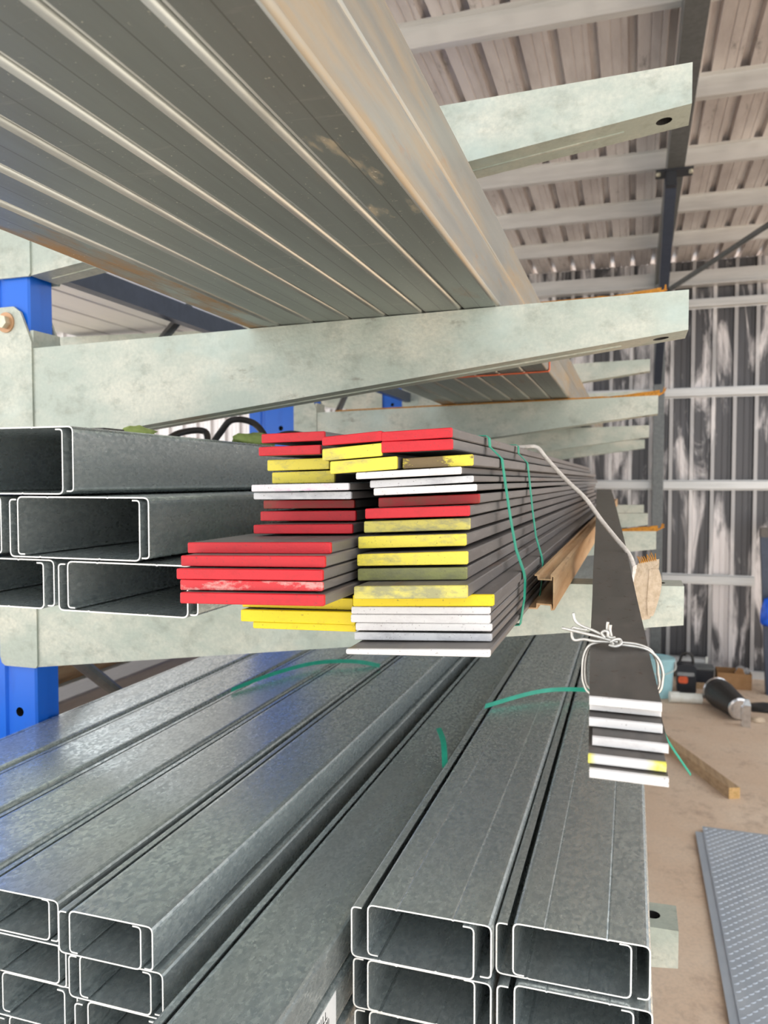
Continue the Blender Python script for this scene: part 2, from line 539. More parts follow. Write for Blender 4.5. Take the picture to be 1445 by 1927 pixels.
def shed():
    b = MB(); b.box(-4.8, 30, 0.1, 14, FLOOR - 0.2, FLOOR)
    tag(b.build('floor', 'concrete'), kind='structure')
    b = MB(); b.box(-30, 30, -30, 0.09, FLOOR - 0.2, FLOOR - 0.004); b.box(-30, -4.81, 0.09, 14, FLOOR - 0.2, FLOOR - 0.004)
    tag(b.build('floor_apron', 'apron'), kind='structure')  # unseen outdoor slab, added in pale grey to bounce neutral light inside

    # ribbed sheets, one piece per 0.76 m cover width; ribs every 0.19 m
    def rib_profile(n=4, pitch=0.19, h=0.040):
        pts = []
        for k in range(n):
            x = k * pitch
            pts += [(x, 0), (x + 0.055, 0), (x + 0.058, 0.004), (x + 0.064, 0.004), (x + 0.067, 0), (x + 0.105, 0), (x + 0.108, 0.004), (x + 0.114, 0.004),
                    (x + 0.117, 0), (x + 0.138, 0), (x + 0.148, h), (x + 0.180, h)]
        pts.append((n * pitch, 0))
        return pts
    prof = rib_profile()
    X0, NS = -9.12, 24

    wall = empty('wall_back', (0, WALLY, FLOOR)); tag(wall, kind='structure')
    first = None
    for k in range(NS):
        x = X0 + k * 0.76
        if first is None:
            b = MB()
            lo = [(x + px, WALLY - pz, FLOOR) for px, pz in prof]; hi = [(x + px, WALLY - pz, 2.12) for px, pz in prof]
            b.loft([lo, hi], False, False, closed=False)
            lo2 = [(p[0], p[1] + 0.003, p[2]) for p in lo]; hi2 = [(p[0], p[1] + 0.003, p[2]) for p in hi]
            b.loft([lo2, hi2], False, False, closed=False)
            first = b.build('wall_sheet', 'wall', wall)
            fx = first.location.x
        else:
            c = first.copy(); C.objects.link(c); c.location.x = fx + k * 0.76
    # girts on the inside of the wall: hat sections with folded lips
    for z, xa, xb in ((0.85, -9.0, 9.0), (-0.046, -9.0, 9.0), (-0.964, -9.0, 1.12), (1.70, -9.0, 9.0)):
        b = MB()
        y = WALLY - 0.041
        line = [(-0.05, 0), (-0.042, 0), (-0.035, -0.05), (0.035, -0.05), (0.042, 0), (0.05, 0)]
        rings = [[(x, y + dy, z + dz) for dz, dy in line] for x in (xa, xb)]
        b.loft(rings, False, False, closed=False)
        for dz in (-0.018, 0.012):
            b.box(xa, xb, y - 0.056, y - 0.0505, z + dz, z + dz + 0.008)
        b.build('girt', 'girt', wall)
    b = MB(); b.box(-9, 9, WALLY - 0.09, WALLY - 0.03, FLOOR, FLOOR + 0.07)
    b.build('base_angle', 'girt', wall)
    b = MB(); b.box(-9, 9, WALLY - 0.14, WALLY - 0.03, 1.86, 2.0); b.box(-9, 9, WALLY - 0.16, WALLY - 0.14, 1.86, 1.875)
    b.build('eave_beam', 'girt', wall)

    roof = empty('ceiling', (0, 4, 2.1)); tag(roof, kind='structure')
    ROOFY0 = -0.5  # unseen front edge, placed to shade the rack tops from the sky
    zr = lambda y: 2.12 + 0.025 * (WALLY - y)
    first = None
    for k in range(9):  # unseen side edges cut back to let sky light in
        x = -4.56 + k * 0.76
        if first is None:
            b = MB()
            up = 0.0
            r0 = [(x + px, ROOFY0, zr(ROOFY0) + pz) for px, pz in prof]; r1 = [(x + px, WALLY + 0.25, zr(WALLY + 0.25) + pz) for px, pz in prof]
            b.loft([r0, r1], False, False, closed=False)
            b.loft([[(p[0], p[1], p[2] + 0.003) for p in r0], [(p[0], p[1], p[2] + 0.003) for p in r1]], False, False, closed=False)
            first = b.build('roof_sheet', 'roof', roof)
            fx = first.location.x
        else:
            c = first.copy(); C.objects.link(c); c.location.x = fx + k * 0.76
    for y in (7.22, 6.40, 5.54, 4.64, 3.74, 2.86, 1.98, 1.10, 0.22, -0.42):
        b = MB()
        z = zr(y)
        # zed purlin: web facing the camera, bottom flange with a lip
        line = [(-0.045, 0.0), (0.0, 0.0), (0.0, -0.105), (0.05, -0.105), (0.05, -0.092)]
        L = [Vector(p) for p in line]
        off = offset(line, 0.003)
        rings = [[(x, y + dy, z + dz) for dy, dz in (line + list(reversed(off)))] for x in (-4.5, 2.25)]
        b.loft(rings, True, True)
        b.build('roof_purlin', 'girt', roof)


shed()


def portal():
    t = empty('portal_frame', (0.232, 7.95, FLOOR))
    tag(t, 'dark grey steel column and rafter with knee brace at the back wall', 'steel frame')
    b = MB(); b.box(0.182, 0.282, 7.86, 7.96, FLOOR, 1.95); b.build('column', 'grey_steel', t, bevel=0.004)
    zb = lambda y: 1.86 + 0.025 * (WALLY - y)
    b = MB()
    b.loft([[(0.182, y, zb(y)), (0.282, y, zb(y)), (0.282, y, zb(y) + 0.15), (0.182, y, zb(y) + 0.15)] for y in (-0.45, 7.96)])
    b.build('rafter', 'grey_steel', t)
    y0 = 5.2
    b = MB(); b.cyl((0.205, y0 + 0.02, zb(y0) - 0.06), (0.215, 7.87, 0.95), 0.048, n=4); b.build('knee_brace', 'dark_blue_steel', t)
    br = MB(); br.box(0.115, 0.335, y0 - 0.03, y0 + 0.10, zb(y0) - 0.012, zb(y0)); br.box(0.175, 0.235, y0 - 0.02, y0 + 0.06, zb(y0) - 0.10, zb(y0) - 0.012)
    p = br.build('brace_bracket', 'black_plastic', t)
    for x in (0.13, 0.32):
        b = MB(); b.cyl((x, y0, zb(y0) - 0.03), (x, y0, zb(y0) - 0.012), 0.014, n=6); b.build('bolt', 'bolt_zinc', p)
    b = MB(); b.cyl((0.32, 7.80, 1.80), (1.75, 4.1, 1.93), 0.022, n=8)
    tag(b.build('wind_brace', 'grey_steel'), 'thin rusty diagonal rod brace under the roof by the column', 'brace')


portal()

# ================================================================ the rack
DS = (1.3, 2.8, 4.3, 5.8)
LEV = (0.643, 0.297, -0.1675, -0.7258)          # top of arm at its tip
TIP, BASE = 0.08, -1.18
WORD = ('front', 'second', 'third', 'fourth')
LWORD = ('topmost', 'second from the top', 'third from the top', 'lowest')


def arm_top(level, x):
    return LEV[level] + 0.02 * (x - TIP)


def make_arm():
    """Arm with its tip top at z = 0 and front face at y = 0."""
    t = empty('cantilever_bracket', (BASE, 0, -0.225))
    w = 0.078
    zt = lambda x: 0.02 * (x - TIP)
    zb = lambda x: -0.062 + 0.128 * (x - TIP)
    b = MB()
    xh = TIP - 0.078
    xs = (BASE, xh, TIP)
    # front and back webs
    for y, flip in ((0, False), (w, True)):
        a = b.add([(BASE, y, zb(BASE)), (TIP, y, zb(TIP)), (TIP, y, zt(TIP)), (BASE, y, zt(BASE))])
        b.face(a if not flip else list(reversed(a)))
    # top and bottom: long plate, then a square patch with a drain hole
    for zf, up in ((zt, 1), (zb, -1)):
        a = b.add([(BASE, 0, zf(BASE)), (xh, 0, zf(xh)), (xh, w, zf(xh)), (BASE, w, zf(BASE))])
        b.face(a if up > 0 else list(reversed(a)))
        P = (lambda zf, up: (lambda p, q, d: (p, q, zf(p) - up * d)))(zf, up)
        square_hole(b, xh + 0.039, w / 2, 0.039, 0.0125, P, 0, 0.012, 1)
    a = b.add([(TIP, 0, zb(TIP)), (TIP, w, zb(TIP)), (TIP, w, zt(TIP)), (TIP, 0, zt(TIP))]); b.face(a)
    a = b.add([(BASE, 0, zb(BASE)), (BASE, w, zb(BASE)), (BASE, w, zt(BASE)), (BASE, 0, zt(BASE))]); b.face(list(reversed(a)))
    b.build('arm_body', ['zinc', 'black_rubber'], t)
    b = MB()
    b.loft([[(x, w * 0.48, zb(x) - 0.002), (x, w * 0.54, zb(x) - 0.002), (x, w * 0.54, zb(x)), (x, w * 0.48, zb(x))] for x in (BASE + 0.02, TIP - 0.10)])
    b.build('weld_seam', 'zinc', t)
    # connector: two cheek plates around the upright and a web between them
    for y, nm in ((-0.004, 'cheek_plate'), (w + 0.002, 'cheek_plate')):
        top = 0.062; bot = -0.225
        poly = [(-1.262, bot), (-1.182, bot), (-1.178, bot + 0.006), (-1.178, zt(BASE) + 0.012), (-1.205, top - 0.012), (-1.222, top), (-1.258, top), (-1.272, top - 0.010),
                (-1.275, top - 0.03), (-1.275, bot + 0.02), (-1.271, bot + 0.006)]
        b = MB(); b.prism(poly, y, y + 0.006)
        p = b.build(nm, 'zinc', t)
        if y < 0:
            b = MB(); b.lathe([(0, 0.021), (0.003, 0.021)], (-1.241, y, 0.030), (0, -1, 0), 20); q = b.build('washer', 'copper_washer', p, smooth=False)
            b = MB(); b.cyl((-1.241, y - 0.003, 0.030), (-1.241, y - 0.016, 0.030), 0.014, n=6); b.build('bolt', 'bolt_zinc', p)
    b = MB(); b.box(-1.186, -1.178, 0.002, w + 0.002, -0.222, 0.012); b.build('connector_web', 'zinc', t)
    return t


proto = make_arm()
p0 = proto.location.copy()
first = True
for lv in range(4):
    for ci, D in enumerate(DS):
        a = proto if first else copy_tree(proto)
        first = False
        dz = 0.0 if ci == 0 else -0.007
        a.location = p0 + Vector((0, D, LEV[lv] + dz))
        tag(a, 'galvanised tapered rack arm, %s on the %s blue upright from the camera' % (LWORD[lv], WORD[ci]), 'rack arm', 'cantilever rack arms')
for lv in (0, 3):                           # the far side of the double-sided rack
    for ci, D in enumerate(DS[:3]):
        a = copy_tree(proto)
        dz = -0.01
        a.rotation_euler.z = math.pi
        a.location = p0 + Vector((-2.66 - 2 * BASE, D + 0.078, LEV[lv] + dz))
        a.location.x = -1.49
        tag(a, 'galvanised rack arm reaching left behind the %s upright, %s level' % (WORD[ci], 'top' if lv == 0 else 'bottom'), 'rack arm', 'far-side rack arms')


def upright(D):
    t = empty('steel_upright', (-1.335, D + 0.04, FLOOR))
    y0, y1 = D + 0.005, D + 0.078
    x0, x1 = -1.475, -1.19
    zt, zb = 1.25, FLOOR + 0.012
    # folded section: shallow grooves in front and side faces
    poly = [(x0, y0), (-1.425, y0), (-1.420, y0 + 0.006), (-1.408, y0 + 0.006), (-1.403, y0), (-1.272, y0), (-1.268, y0 + 0.006), (-1.256, y0 + 0.006), (-1.252, y0),
            (x1 - 0.004, y0), (x1, y0 + 0.004), (x1, y0 + 0.034), (x1 - 0.004, y0 + 0.038), (x1 - 0.004, y1 - 0.003), (x1 - 0.007, y1), (x0, y1)]
    b = MB()
    n = len(poly)
    holes_x = (-1.335, -1.228)
    lo = b.add([(x, y, zb) for x, y in poly]); hi = b.add([(x, y, zt) for x, y in poly])
    cols = {4: -1.335, 8: -1.234}           # face index -> hole column
    for k in range(n):
        if k in cols: continue
        b.face((lo[k], lo[(k + 1) % n], hi[(k + 1) % n], hi[k]))
    b.face(hi)
    for k, hx in cols.items():
        xa, xb = poly[k][0], poly[k + 1][0]
        half = min(hx - xa, xb - hx, 0.03)
        zc = [0.207 - 0.1165 * j for j in range(-9, 18)]
        P = lambda p, q, d: (p, y0 + d, q)
        # side strips and patches between the punched holes
        b.face(b.add([(xa, y0, zb), (hx - half, y0, zb), (hx - half, y0, zt), (xa, y0, zt)]))
        b.face(b.add([(hx + half, y0, zb), (xb, y0, zb), (xb, y0, zt), (hx + half, y0, zt)]))
        z = zb
        for q in sorted(zc):
            if q - half < zb or q + half > zt: continue
            b.face(b.add([(hx - half, y0, z), (hx + half, y0, z), (hx + half, y0, q - half), (hx - half, y0, q - half)]))
            square_hole(b, hx, q, half, 0.010, P, 0, 0.02, 1)
            z = q + half
        b.face(b.add([(hx - half, y0, z), (hx + half, y0, z), (hx + half, y0, zt), (hx - half, y0, zt)]))
    b.build('post', ['blue', 'black_rubber'], t)
    b = MB(); b.box(-1.53, -1.13, D - 0.05, D + 0.13, FLOOR, FLOOR + 0.012); b.build('base_plate', 'blue', t)
    return t


for ci, D in enumerate(DS):
    t = upright(D)
    tag(t, 'blue painted steel rack upright, %s from the camera' % ('nearest' if ci == 0 else WORD[ci]), 'upright', 'blue rack uprights')
for ci in range(3):
    ya, yb = DS[ci] + 0.085, DS[ci + 1] + 0.004
    b = MB(); b.strip([(-1.255, 0.452), (-1.225, 0.452), (-1.225, 0.502), (-1.255, 0.502)], 0.003, ya, yb, 0, 0)
    tag(b.build('tie_beam', 'dark_blue_steel'), 'dark blue tie beam between the %s and %s uprights' % (WORD[ci], WORD[ci + 1]), 'beam', 'rack tie beams')
    b = MB(); b.cyl((-1.30, ya + 0.02, -0.06), (-1.30, ya + 0.70, 0.53), 0.014, n=8)
    tag(b.build('brace_rod', 'grey_steel'), 'thin steel brace rising behind the %s upright to the tie beam' % WORD[ci], 'brace', 'rack braces')
    b = MB(); b.cyl((-1.30, ya + 0.02, -0.32), (-1.30, yb - 0.02, -1.40), 0.017, n=10)
    tag(b.build('brace_rod', 'grey_steel'), 'round steel brace slanting down behind the %s upright' % WORD[ci], 'brace', 'rack braces')

# ---------------------------------------------------------------- box tubes on the second arms
XR = [-0.216, -0.281, -0.349, -0.416, -0.484, -0.554, -0.621, -0.690]
ORD = ('rightmost', 'second from the right', 'third from the right', 'middle', 'third from the left', 'second from the left', 'leftmost')
for k in range(7):
    xr, xl = XR[k], XR[k + 1] + 0.0012
    for layer in range(2):
        h = 0.0735
        z0 = arm_top(1, xr) + 0.0006 + layer * (h + 0.0006)
        dx = -0.003 * layer
        y0, y1 = -0.35 + random.uniform(-0.05, 0.05), 6.2 + random.uniform(-0.1, 0.1)
        P = rrect(xl + dx, xr + dx, z0, z0 + h, 0.0062, 4); Q = rrect(xl + dx + 0.004, xr + dx - 0.004, z0 + 0.004, z0 + h - 0.004, 0.004, 4)
        b = MB(); n = len(P)
        o0 = b.add([(x, y0, z) for x, z in P]); o1 = b.add([(x, y1, z) for x, z in P])
        i0 = b.add([(x, y0, z) for x, z in Q]); i1 = b.add([(x, y1, z) for x, z in Q])
        for j in range(n):
            j2 = (j + 1) % n
            mx = (P[j][0] + P[j2][0]) / 2
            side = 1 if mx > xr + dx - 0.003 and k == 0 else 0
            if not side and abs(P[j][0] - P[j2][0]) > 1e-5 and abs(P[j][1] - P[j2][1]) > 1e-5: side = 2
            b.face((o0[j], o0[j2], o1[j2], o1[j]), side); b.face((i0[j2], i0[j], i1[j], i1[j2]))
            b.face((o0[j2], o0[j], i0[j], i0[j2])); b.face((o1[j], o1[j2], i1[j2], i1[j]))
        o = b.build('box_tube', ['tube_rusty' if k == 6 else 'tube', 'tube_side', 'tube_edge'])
        for pl in o.data.polygons: pl.use_smooth = len(pl.vertices) == 4 and abs(pl.normal.y) < 0.5 and max(abs(pl.normal.x), abs(pl.normal.z)) < 0.998
        tag(o, 'bare steel box tube in the overhead bundle, %s of the %s layer' % (ORD[k], 'lower' if layer == 0 else 'upper'), 'steel tube', 'box tubes in the overhead bundle')
# orange strap round that bundle
b = MB()
zl = arm_top(1, -0.216) - 0.0005; zu = zl + 0.152
pts = [(-0.2135, 2.10, zu), (-0.2135, 2.10, zl + 0.004), (-0.216, 2.10, zl - 0.001), (-0.69, 2.10, zl - 0.012), (-0.692, 2.10, zu), (-0.2135, 2.10, zu + 0.001)]
b.ribbon(pts, (0, 1, 0), 0.016, 0.0016, smooth=False)
tag(b.build('orange_strap', 'orange_strap'), 'orange strapping band around the overhead tube bundle', 'strap')

# far-side stock
for k, (xa, xb) in enumerate(((-1.700, -1.560), (-1.848, -1.706), (-2.020, -1.856), (-2.190, -2.028), (-2.36, -2.198))):
    b = MB(); z0 = LEV[0] + 0.02 * -0.09 - 0.002
    b.prism(rrect(xa, xb, z0, z0 + 0.075, 0.006), 0.9, 6.4)
    tag(b.build('box_section', 'pale'), 'pale steel box section on the far side top level, %s from the uprights' % ('nearest', 'second', 'third', 'fourth', 'farthest')[k], 'steel tube', 'far-side top sections')
ps = ('nearest', 'second', 'third', 'fourth', 'fifth', 'sixth')
for k in range(6):
    b = MB(); xa = -1.56 - 0.135 * k; z0 = LEV[3] - 0.012
    b.prism(rrect(xa - 0.12, xa, z0, z0 + (0.10, 0.06, 0.12, 0.07, 0.13, 0.08)[k], 0.008), 0.7, 6.5)
    tag(b.build('box_section', ('scale', 'tube', 'rusty', 'scale_dark', 'tube_side', 'tube')[k]), 'dark long steel section on the far side bottom level, %s behind the uprights' % ps[k], 'steel tube', 'far-side bottom sections')

# ---------------------------------------------------------------- galvanised C purlins


def c_line(xa, xb, web_z, fl, lip, up):
    """Open C profile: horizontal web, flanges up (+1) or down (-1), lips turned inwards; two rolled beads in the web."""
    s = up
    w = xb - xa
    line = [(xa + lip, web_z + s * fl), (xa, web_z + s * fl), (xa, web_z)]
    line2 = [(xb, web_z), (xb, web_z + s * fl), (xb - lip, web_z + s * fl)]
    left = rounded(line + [(xa + w * 0.5, web_z)], 0.0075, 4)[:-1]
    right = rounded([(xa + w * 0.5, web_z)] + line2, 0.0075, 4)[1:]
    bead = []
    for f in ((0.24, 0.70) if w > 0.13 else ()):
        x = xa + w * f
        bead += [(x - 0.0018, web_z), (x, web_z + s * 0.0008), (x + 0.0018, web_z)]
    return left + bead + right


def purlin_pair(xr, ztop, w, h, y0, y1, label, group, shift=0.020, lip=0.013, tilt=0.0):
    """Two C purlins nested toe to toe: one web down, one web up and shifted to the right."""
    t = 0.0019
    for up, lab in ((1, 'web down'), (-1, 'web up')):
        b = MB()
        if up > 0: line = c_line(xr - w - shift, xr - shift, ztop - h + t, h - 0.0065, lip, 1)
        else: line = c_line(xr - w, xr, ztop - t / 2, h - 0.0065, lip, -1)
        dy = random.uniform(-0.004, 0.004)
        b.strip(line, t, y0 + dy, y1 + dy, 0, 1)
        o = b.build('c_purlin', ['galv_sheet', 'cut_edge'])
        tag(o, 'galvanised C purlin with %s, %s' % (lab, label), 'purlin', group)


G3 = 'C purlins on the lowest arms'
LAY = ('top layer', 'second layer', 'third layer', 'bottom layer')
for k in range(3):                          # wide sections, two columns on the right
    purlin_pair(-0.150, -0.5185 - 0.0690 * k, 0.152, 0.0685, 0.872 + 0.004 * k, 6.2, 'lower right stack, left column, ' + LAY[(0, 1, 3)[k]], G3)
    purlin_pair(0.0255 + 0.003 * k, -0.5180 - 0.0690 * k, 0.152, 0.0675, 0.888 - 0.006 * k, 6.2, 'lower right stack, right column, ' + LAY[(0, 1, 3)[k]], G3)
COLN = ('rightmost', 'second', 'third', 'fourth', 'fifth')
for c in range(5):                          # narrow sections, left stack
    for k in range(4):
        if c > 2 and k > 1: continue
        xr = -0.513 - 0.1345 * c + 0.008 * k - (0.006 if c else 0)
        purlin_pair(xr, -0.507 - 0.0568 * k, 0.114, 0.0563, 0.735 + 0.004 * k + (0.0, 0.012, 0.0, -0.02, 0.02)[c], 6.3, 'lower left stack, %s column, %s' % (COLN[c], LAY[k]), G3, shift=0.0165, lip=0.011)
for k in range(3):                          # lone column in the gap
    purlin_pair(-0.343 + 0.002 * k, -0.565 - 0.0568 * k, 0.114, 0.0563, 0.58 + 0.01 * k, 6.0, 'low column between the two stacks, ' + ('top', 'middle', 'bottom')[k], G3, shift=0.0165, lip=0.011)
# the columns next to the uprights sit on packers
for c in (3, 4):
    xr = -0.513 - 0.1345 * c
    for D in DS:
        b = MB(); b.box(xr - 0.125, xr + 0.0, D + 0.005, D + 0.07, arm_top(3, xr) + 0.0005, -0.507 - 0.0568 * 2 + 0.0)
        tag(b.build('packer_block', 'timber'), 'timber packer under the %s purlin column on the %s arm' % (COLN[c], WORD[DS.index(D)]), 'block', 'timber packers')

G2 = 'C purlins on the third arms'
for xr, zt, h, lab in ((-0.708, 0.0725, 0.0925, 'upper left stack, top'), (-0.590, -0.0215, 0.0845, 'upper left stack, right of the middle layer'),
                       (-0.832, -0.0215, 0.0845, 'upper left stack, left of the middle layer'), (-0.520, -0.1075, 0.0685, 'upper left stack, right of the bottom layer'),
                       (-0.745, -0.1075, 0.0685, 'upper left stack, left of the bottom layer')):
    w = 0.222 if zt > -0.1 else 0.212
    if 'left of' in lab: w = min(w, xr + 1.172 - 0.02)
    purlin_pair(xr, zt, w - (0.014 if zt < 0 else 0), h, 0.85, 6.4, lab, G2, shift=0.014, lip=0.011)
b = MB(); b.box(-1.16, -0.96, DS[0] + 0.01, DS[0] + 0.07, arm_top(2, -0.96), -0.1775)

# white sticker on the middle column
t = empty('product_sticker', (-0.3385, 0.80, -0.668))
tag(t, 'white printed sticker on the side of the low middle purlin', 'sticker')
b = MB(); b.box(-0.3404, -0.3398, 0.66, 0.862, -0.672, -0.628)
b.build('paper', 'sticker_white', t)


def text_mesh(name, txt, size, loc, parent, matname):
    cu = bpy.data.curves.new(name, 'FONT'); cu.body = txt; cu.size = size; cu.extrude = 0.0001
    tmp = bpy.data.objects.new(name + '_tmp', cu); C.objects.link(tmp)
    dg = bpy.context.evaluated_depsgraph_get()
    me = bpy.data.meshes.new_from_object(tmp.evaluated_get(dg))
    bpy.data.objects.remove(tmp)
    # text plane: x of the text runs towards the camera (-y), up is -z (label is upside down)
    R = Matrix(((0, 0, 1, 0), (1, 0, 0, 0), (0, 1, 0, 0), (0, 0, 0, 1)))
    me.transform(R)
    me.materials.clear(); me.materials.append(MT[matname])
    o = bpy.data.objects.new(name, me); C.objects.link(o)
    o.parent = parent
    o.location = Vector((loc[0], loc[1], loc[2] + H)) - ORIGIN[parent.name]
    return o


text_mesh('print', 'SZ1Z1LL', 0.0155, (-0.3396, 0.775, -0.6430), t, 'ink')
text_mesh('print', '(M0D3M)', 0.0100, (-0.3396, 0.800, -0.6530), t, 'ink')
text_mesh('print', 'N 150 24', 0.0150, (-0.3396, 0.765, -0.6690), t, 'ink')

# ---------------------------------------------------------------- flat bars with painted ends
BARS = [  # label, paint, end y, x left, x right, z top left, top right, bottom left, bottom right
    ('flat bar with red painted end, topmost right of the bundle', 'red', 0.79, -0.2574, -0.1802, 0.0519, 0.0551, 0.0418, 0.0449),
    ('flat bar with bright red end, second from the top right', 'red', 0.79, -0.2578, -0.1796, 0.0413, 0.0433, 0.0297, 0.0323),
    ('flat bar with rusty speckled yellow end under the right red pair', 'yellow_rust', 0.8, -0.2366, -0.1598, 0.0237, 0.0273, 0.0126, 0.0156),
    ('thin flat bar with white end, topmost white of the right column', 'white', 0.79, -0.2866, -0.1704, 0.0082, 0.0141, 0.0013, 0.0066),
    ('thin flat bar with greyish silver white end, right column middle of three whites', 'white_grey', 0.8, -0.2739, -0.1595, -0.0004, 0.005, -0.0081, -0.0017),
    ('thin flat bar with white end directly above the dark red end', 'white', 0.8, -0.2696, -0.1558, -0.0087, -0.0039, -0.0165, -0.011),
    ('flat bar with dark red end, set back in the right column', 'dark_red', 0.82, -0.2707, -0.1564, -0.0196, -0.0146, -0.0302, -0.0246),
    ('flat bar with red end above the worn yellow ends, right column', 'red', 0.79, -0.276, -0.1612, -0.0309, -0.0264, -0.0416, -0.037),
    ('flat bar with dusty yellow end, uppermost thick yellow of the right column', 'yellow_worn', 0.8, -0.2808, -0.1626, -0.0453, -0.0397, -0.0576, -0.0518),
    ('flat bar with yellow end, second thick yellow of the right column', 'yellow', 0.78, -0.2805, -0.1626, -0.0609, -0.0553, -0.0733, -0.0673),
    ('flat bar with yellow end, just above the olive one', 'yellow', 0.76, -0.2745, -0.1567, -0.078, -0.0714, -0.0898, -0.0843),
    ('flat bar with dull olive green end in the right column', 'olive', 0.76, -0.2739, -0.1575, -0.0931, -0.0875, -0.1053, -0.0997),
    ('flat bar with smudged yellow end, jutting out below the olive one', 'yellow_worn', 0.72, -0.2635, -0.1486, -0.106, -0.1003, -0.1183, -0.1124),
    ('wide flat bar with deep yellow end on top of the white ends', 'yellow_deep', 0.75, -0.2756, -0.1283, -0.1192, -0.1124, -0.1309, -0.1235),
    ('wide flat bar with white end, first below the deep yellow one', 'white', 0.75, -0.2774, -0.1319, -0.1318, -0.125, -0.1391, -0.1318),
    ('wide flat bar with white end, second below the deep yellow one', 'white', 0.75, -0.278, -0.1319, -0.1399, -0.1329, -0.148, -0.1413),
    ('wide flat bar with white end, third below the deep yellow one', 'white', 0.75, -0.2727, -0.1302, -0.1486, -0.1417, -0.1561, -0.1486),
    ('wide flat bar with bluish grey white end above the lowest bar', 'white_grey', 0.75, -0.2739, -0.1302, -0.1584, -0.1516, -0.1662, -0.1586),
    ('wide flat bar with white end, lowest and jutting out furthest', 'white', 0.715, -0.2702, -0.1255, -0.1684, -0.1596, -0.1733, -0.1663),
    ('flat bar with red end, top middle between the red pairs', 'red', 0.79, -0.3263, -0.2572, 0.0476, 0.0531, 0.0384, 0.0424),
    ('flat bar with yellow end, upper of the middle pair', 'yellow', 0.79, -0.326, -0.2572, 0.0345, 0.04, 0.0217, 0.0264),
    ('flat bar with yellow end, lower of the middle pair', 'yellow', 0.79, -0.3168, -0.2401, 0.0206, 0.0257, 0.0071, 0.0122),
    ('flat bar with red end, topmost on the left of the bundle', 'red', 0.83, -0.4204, -0.34, 0.0549, 0.0568, 0.0443, 0.0461),
    ('flat bar with red end, second from the top on the left', 'red', 0.82, -0.4191, -0.3409, 0.0389, 0.0407, 0.0289, 0.0301),
    ('flat bar with speckled yellow end, upper yellow of the left column', 'yellow', 0.84, -0.4179, -0.3383, 0.0242, 0.0263, 0.0115, 0.0133),
    ('flat bar with speckled yellow end, lower yellow of the left column', 'yellow', 0.84, -0.4117, -0.3316, 0.0092, 0.0115, -0.0036, -0.0024),
    ('thin flat bar with pink tinted white end on the left', 'white_pink', 0.8, -0.4185, -0.2988, -0.0053, -0.0029, -0.0129, -0.0106),
    ('thin flat bar with grey white end under the pink tinted one', 'white_grey', 0.81, -0.421, -0.3, -0.0147, -0.0125, -0.0221, -0.0208),
    ('flat bar with dark red end, set back below the left whites', 'dark_red', 0.86, -0.4334, -0.3141, -0.0249, -0.0233, -0.0348, -0.0328),
    ('flat bar with red end, middle of three in the left column', 'red', 0.85, -0.4326, -0.3089, -0.0381, -0.0355, -0.0494, -0.0474),
    ('flat bar with red end resting on the five wide red bars', 'red', 0.81, -0.4213, -0.2984, -0.0522, -0.0492, -0.0622, -0.0596),
    ('wide flat bar with bright red end, top of the five wide reds', 'red', 0.715, -0.4501, -0.2867, -0.0662, -0.0621, -0.0772, -0.0733),
    ('wide flat bar with bright red end, second of the five wide reds', 'red', 0.69, -0.4424, -0.2828, -0.0776, -0.0735, -0.0882, -0.0843),
    ('wide flat bar with bright red end, middle of the five wide reds', 'red', 0.68, -0.4414, -0.2812, -0.0899, -0.0858, -0.1005, -0.096),
    ('wide flat bar with scuffed pinkish red end, fourth of the wide reds', 'red_worn', 0.68, -0.4372, -0.2813, -0.1011, -0.0975, -0.1115, -0.106),
    ('wide flat bar with bright red end, lowest of the five wide reds', 'red', 0.67, -0.4311, -0.2756, -0.1125, -0.1081, -0.1233, -0.1186),
    ('wide flat bar with deep yellow end tucked under the lowest red', 'yellow_deep', 0.78, -0.4205, -0.2867, -0.131, -0.1281, -0.1438, -0.1405),
    ('wide flat bar with deep yellow end, middle of the lower left yellows', 'yellow_deep', 0.77, -0.4172, -0.2806, -0.1452, -0.1409, -0.1582, -0.1546),
    ('wide flat bar with deep yellow end, bottom of the lower left yellows', 'yellow_deep', 0.78, -0.4072, -0.2836, -0.16, -0.1565, -0.1673, -0.1641),
]
for i, (lab, col, y0, xl, xr, tl, tr, bl, br) in enumerate(BARS):
    y1 = 3.62 + random.uniform(-0.12, 0.18)
    c = 0.0011
    def quad(e):
        xa, xb = xl + e, xr - e
        return [(xa + c, bl + e), (xb - c, br + e), (xb, br + c + e), (xb, tr - c - e), (xb - c, tr - e), (xa + c, tl - e), (xa, tl - c - e), (xa, bl + c + e)]
    b = MB(); b.prism(quad(0), y0 + 0.004, y1)
    o = b.build('flat_bar', 'scale')
    tag(o, lab, 'steel bar', 'flat bars in the strapped bundle')
    b = MB()
    q0, q1 = quad(0.0005), quad(-0.00015)
    b.loft([[(x, y0, z) for x, z in q0], [(x, y0 + 0.0006, z) for x, z in q1], [(x, y0 + 0.0042, z) for x, z in q1]])
    e = b.build('painted_end', col, o)
    tag(e, col.replace('_', ' ') + ' painted end')

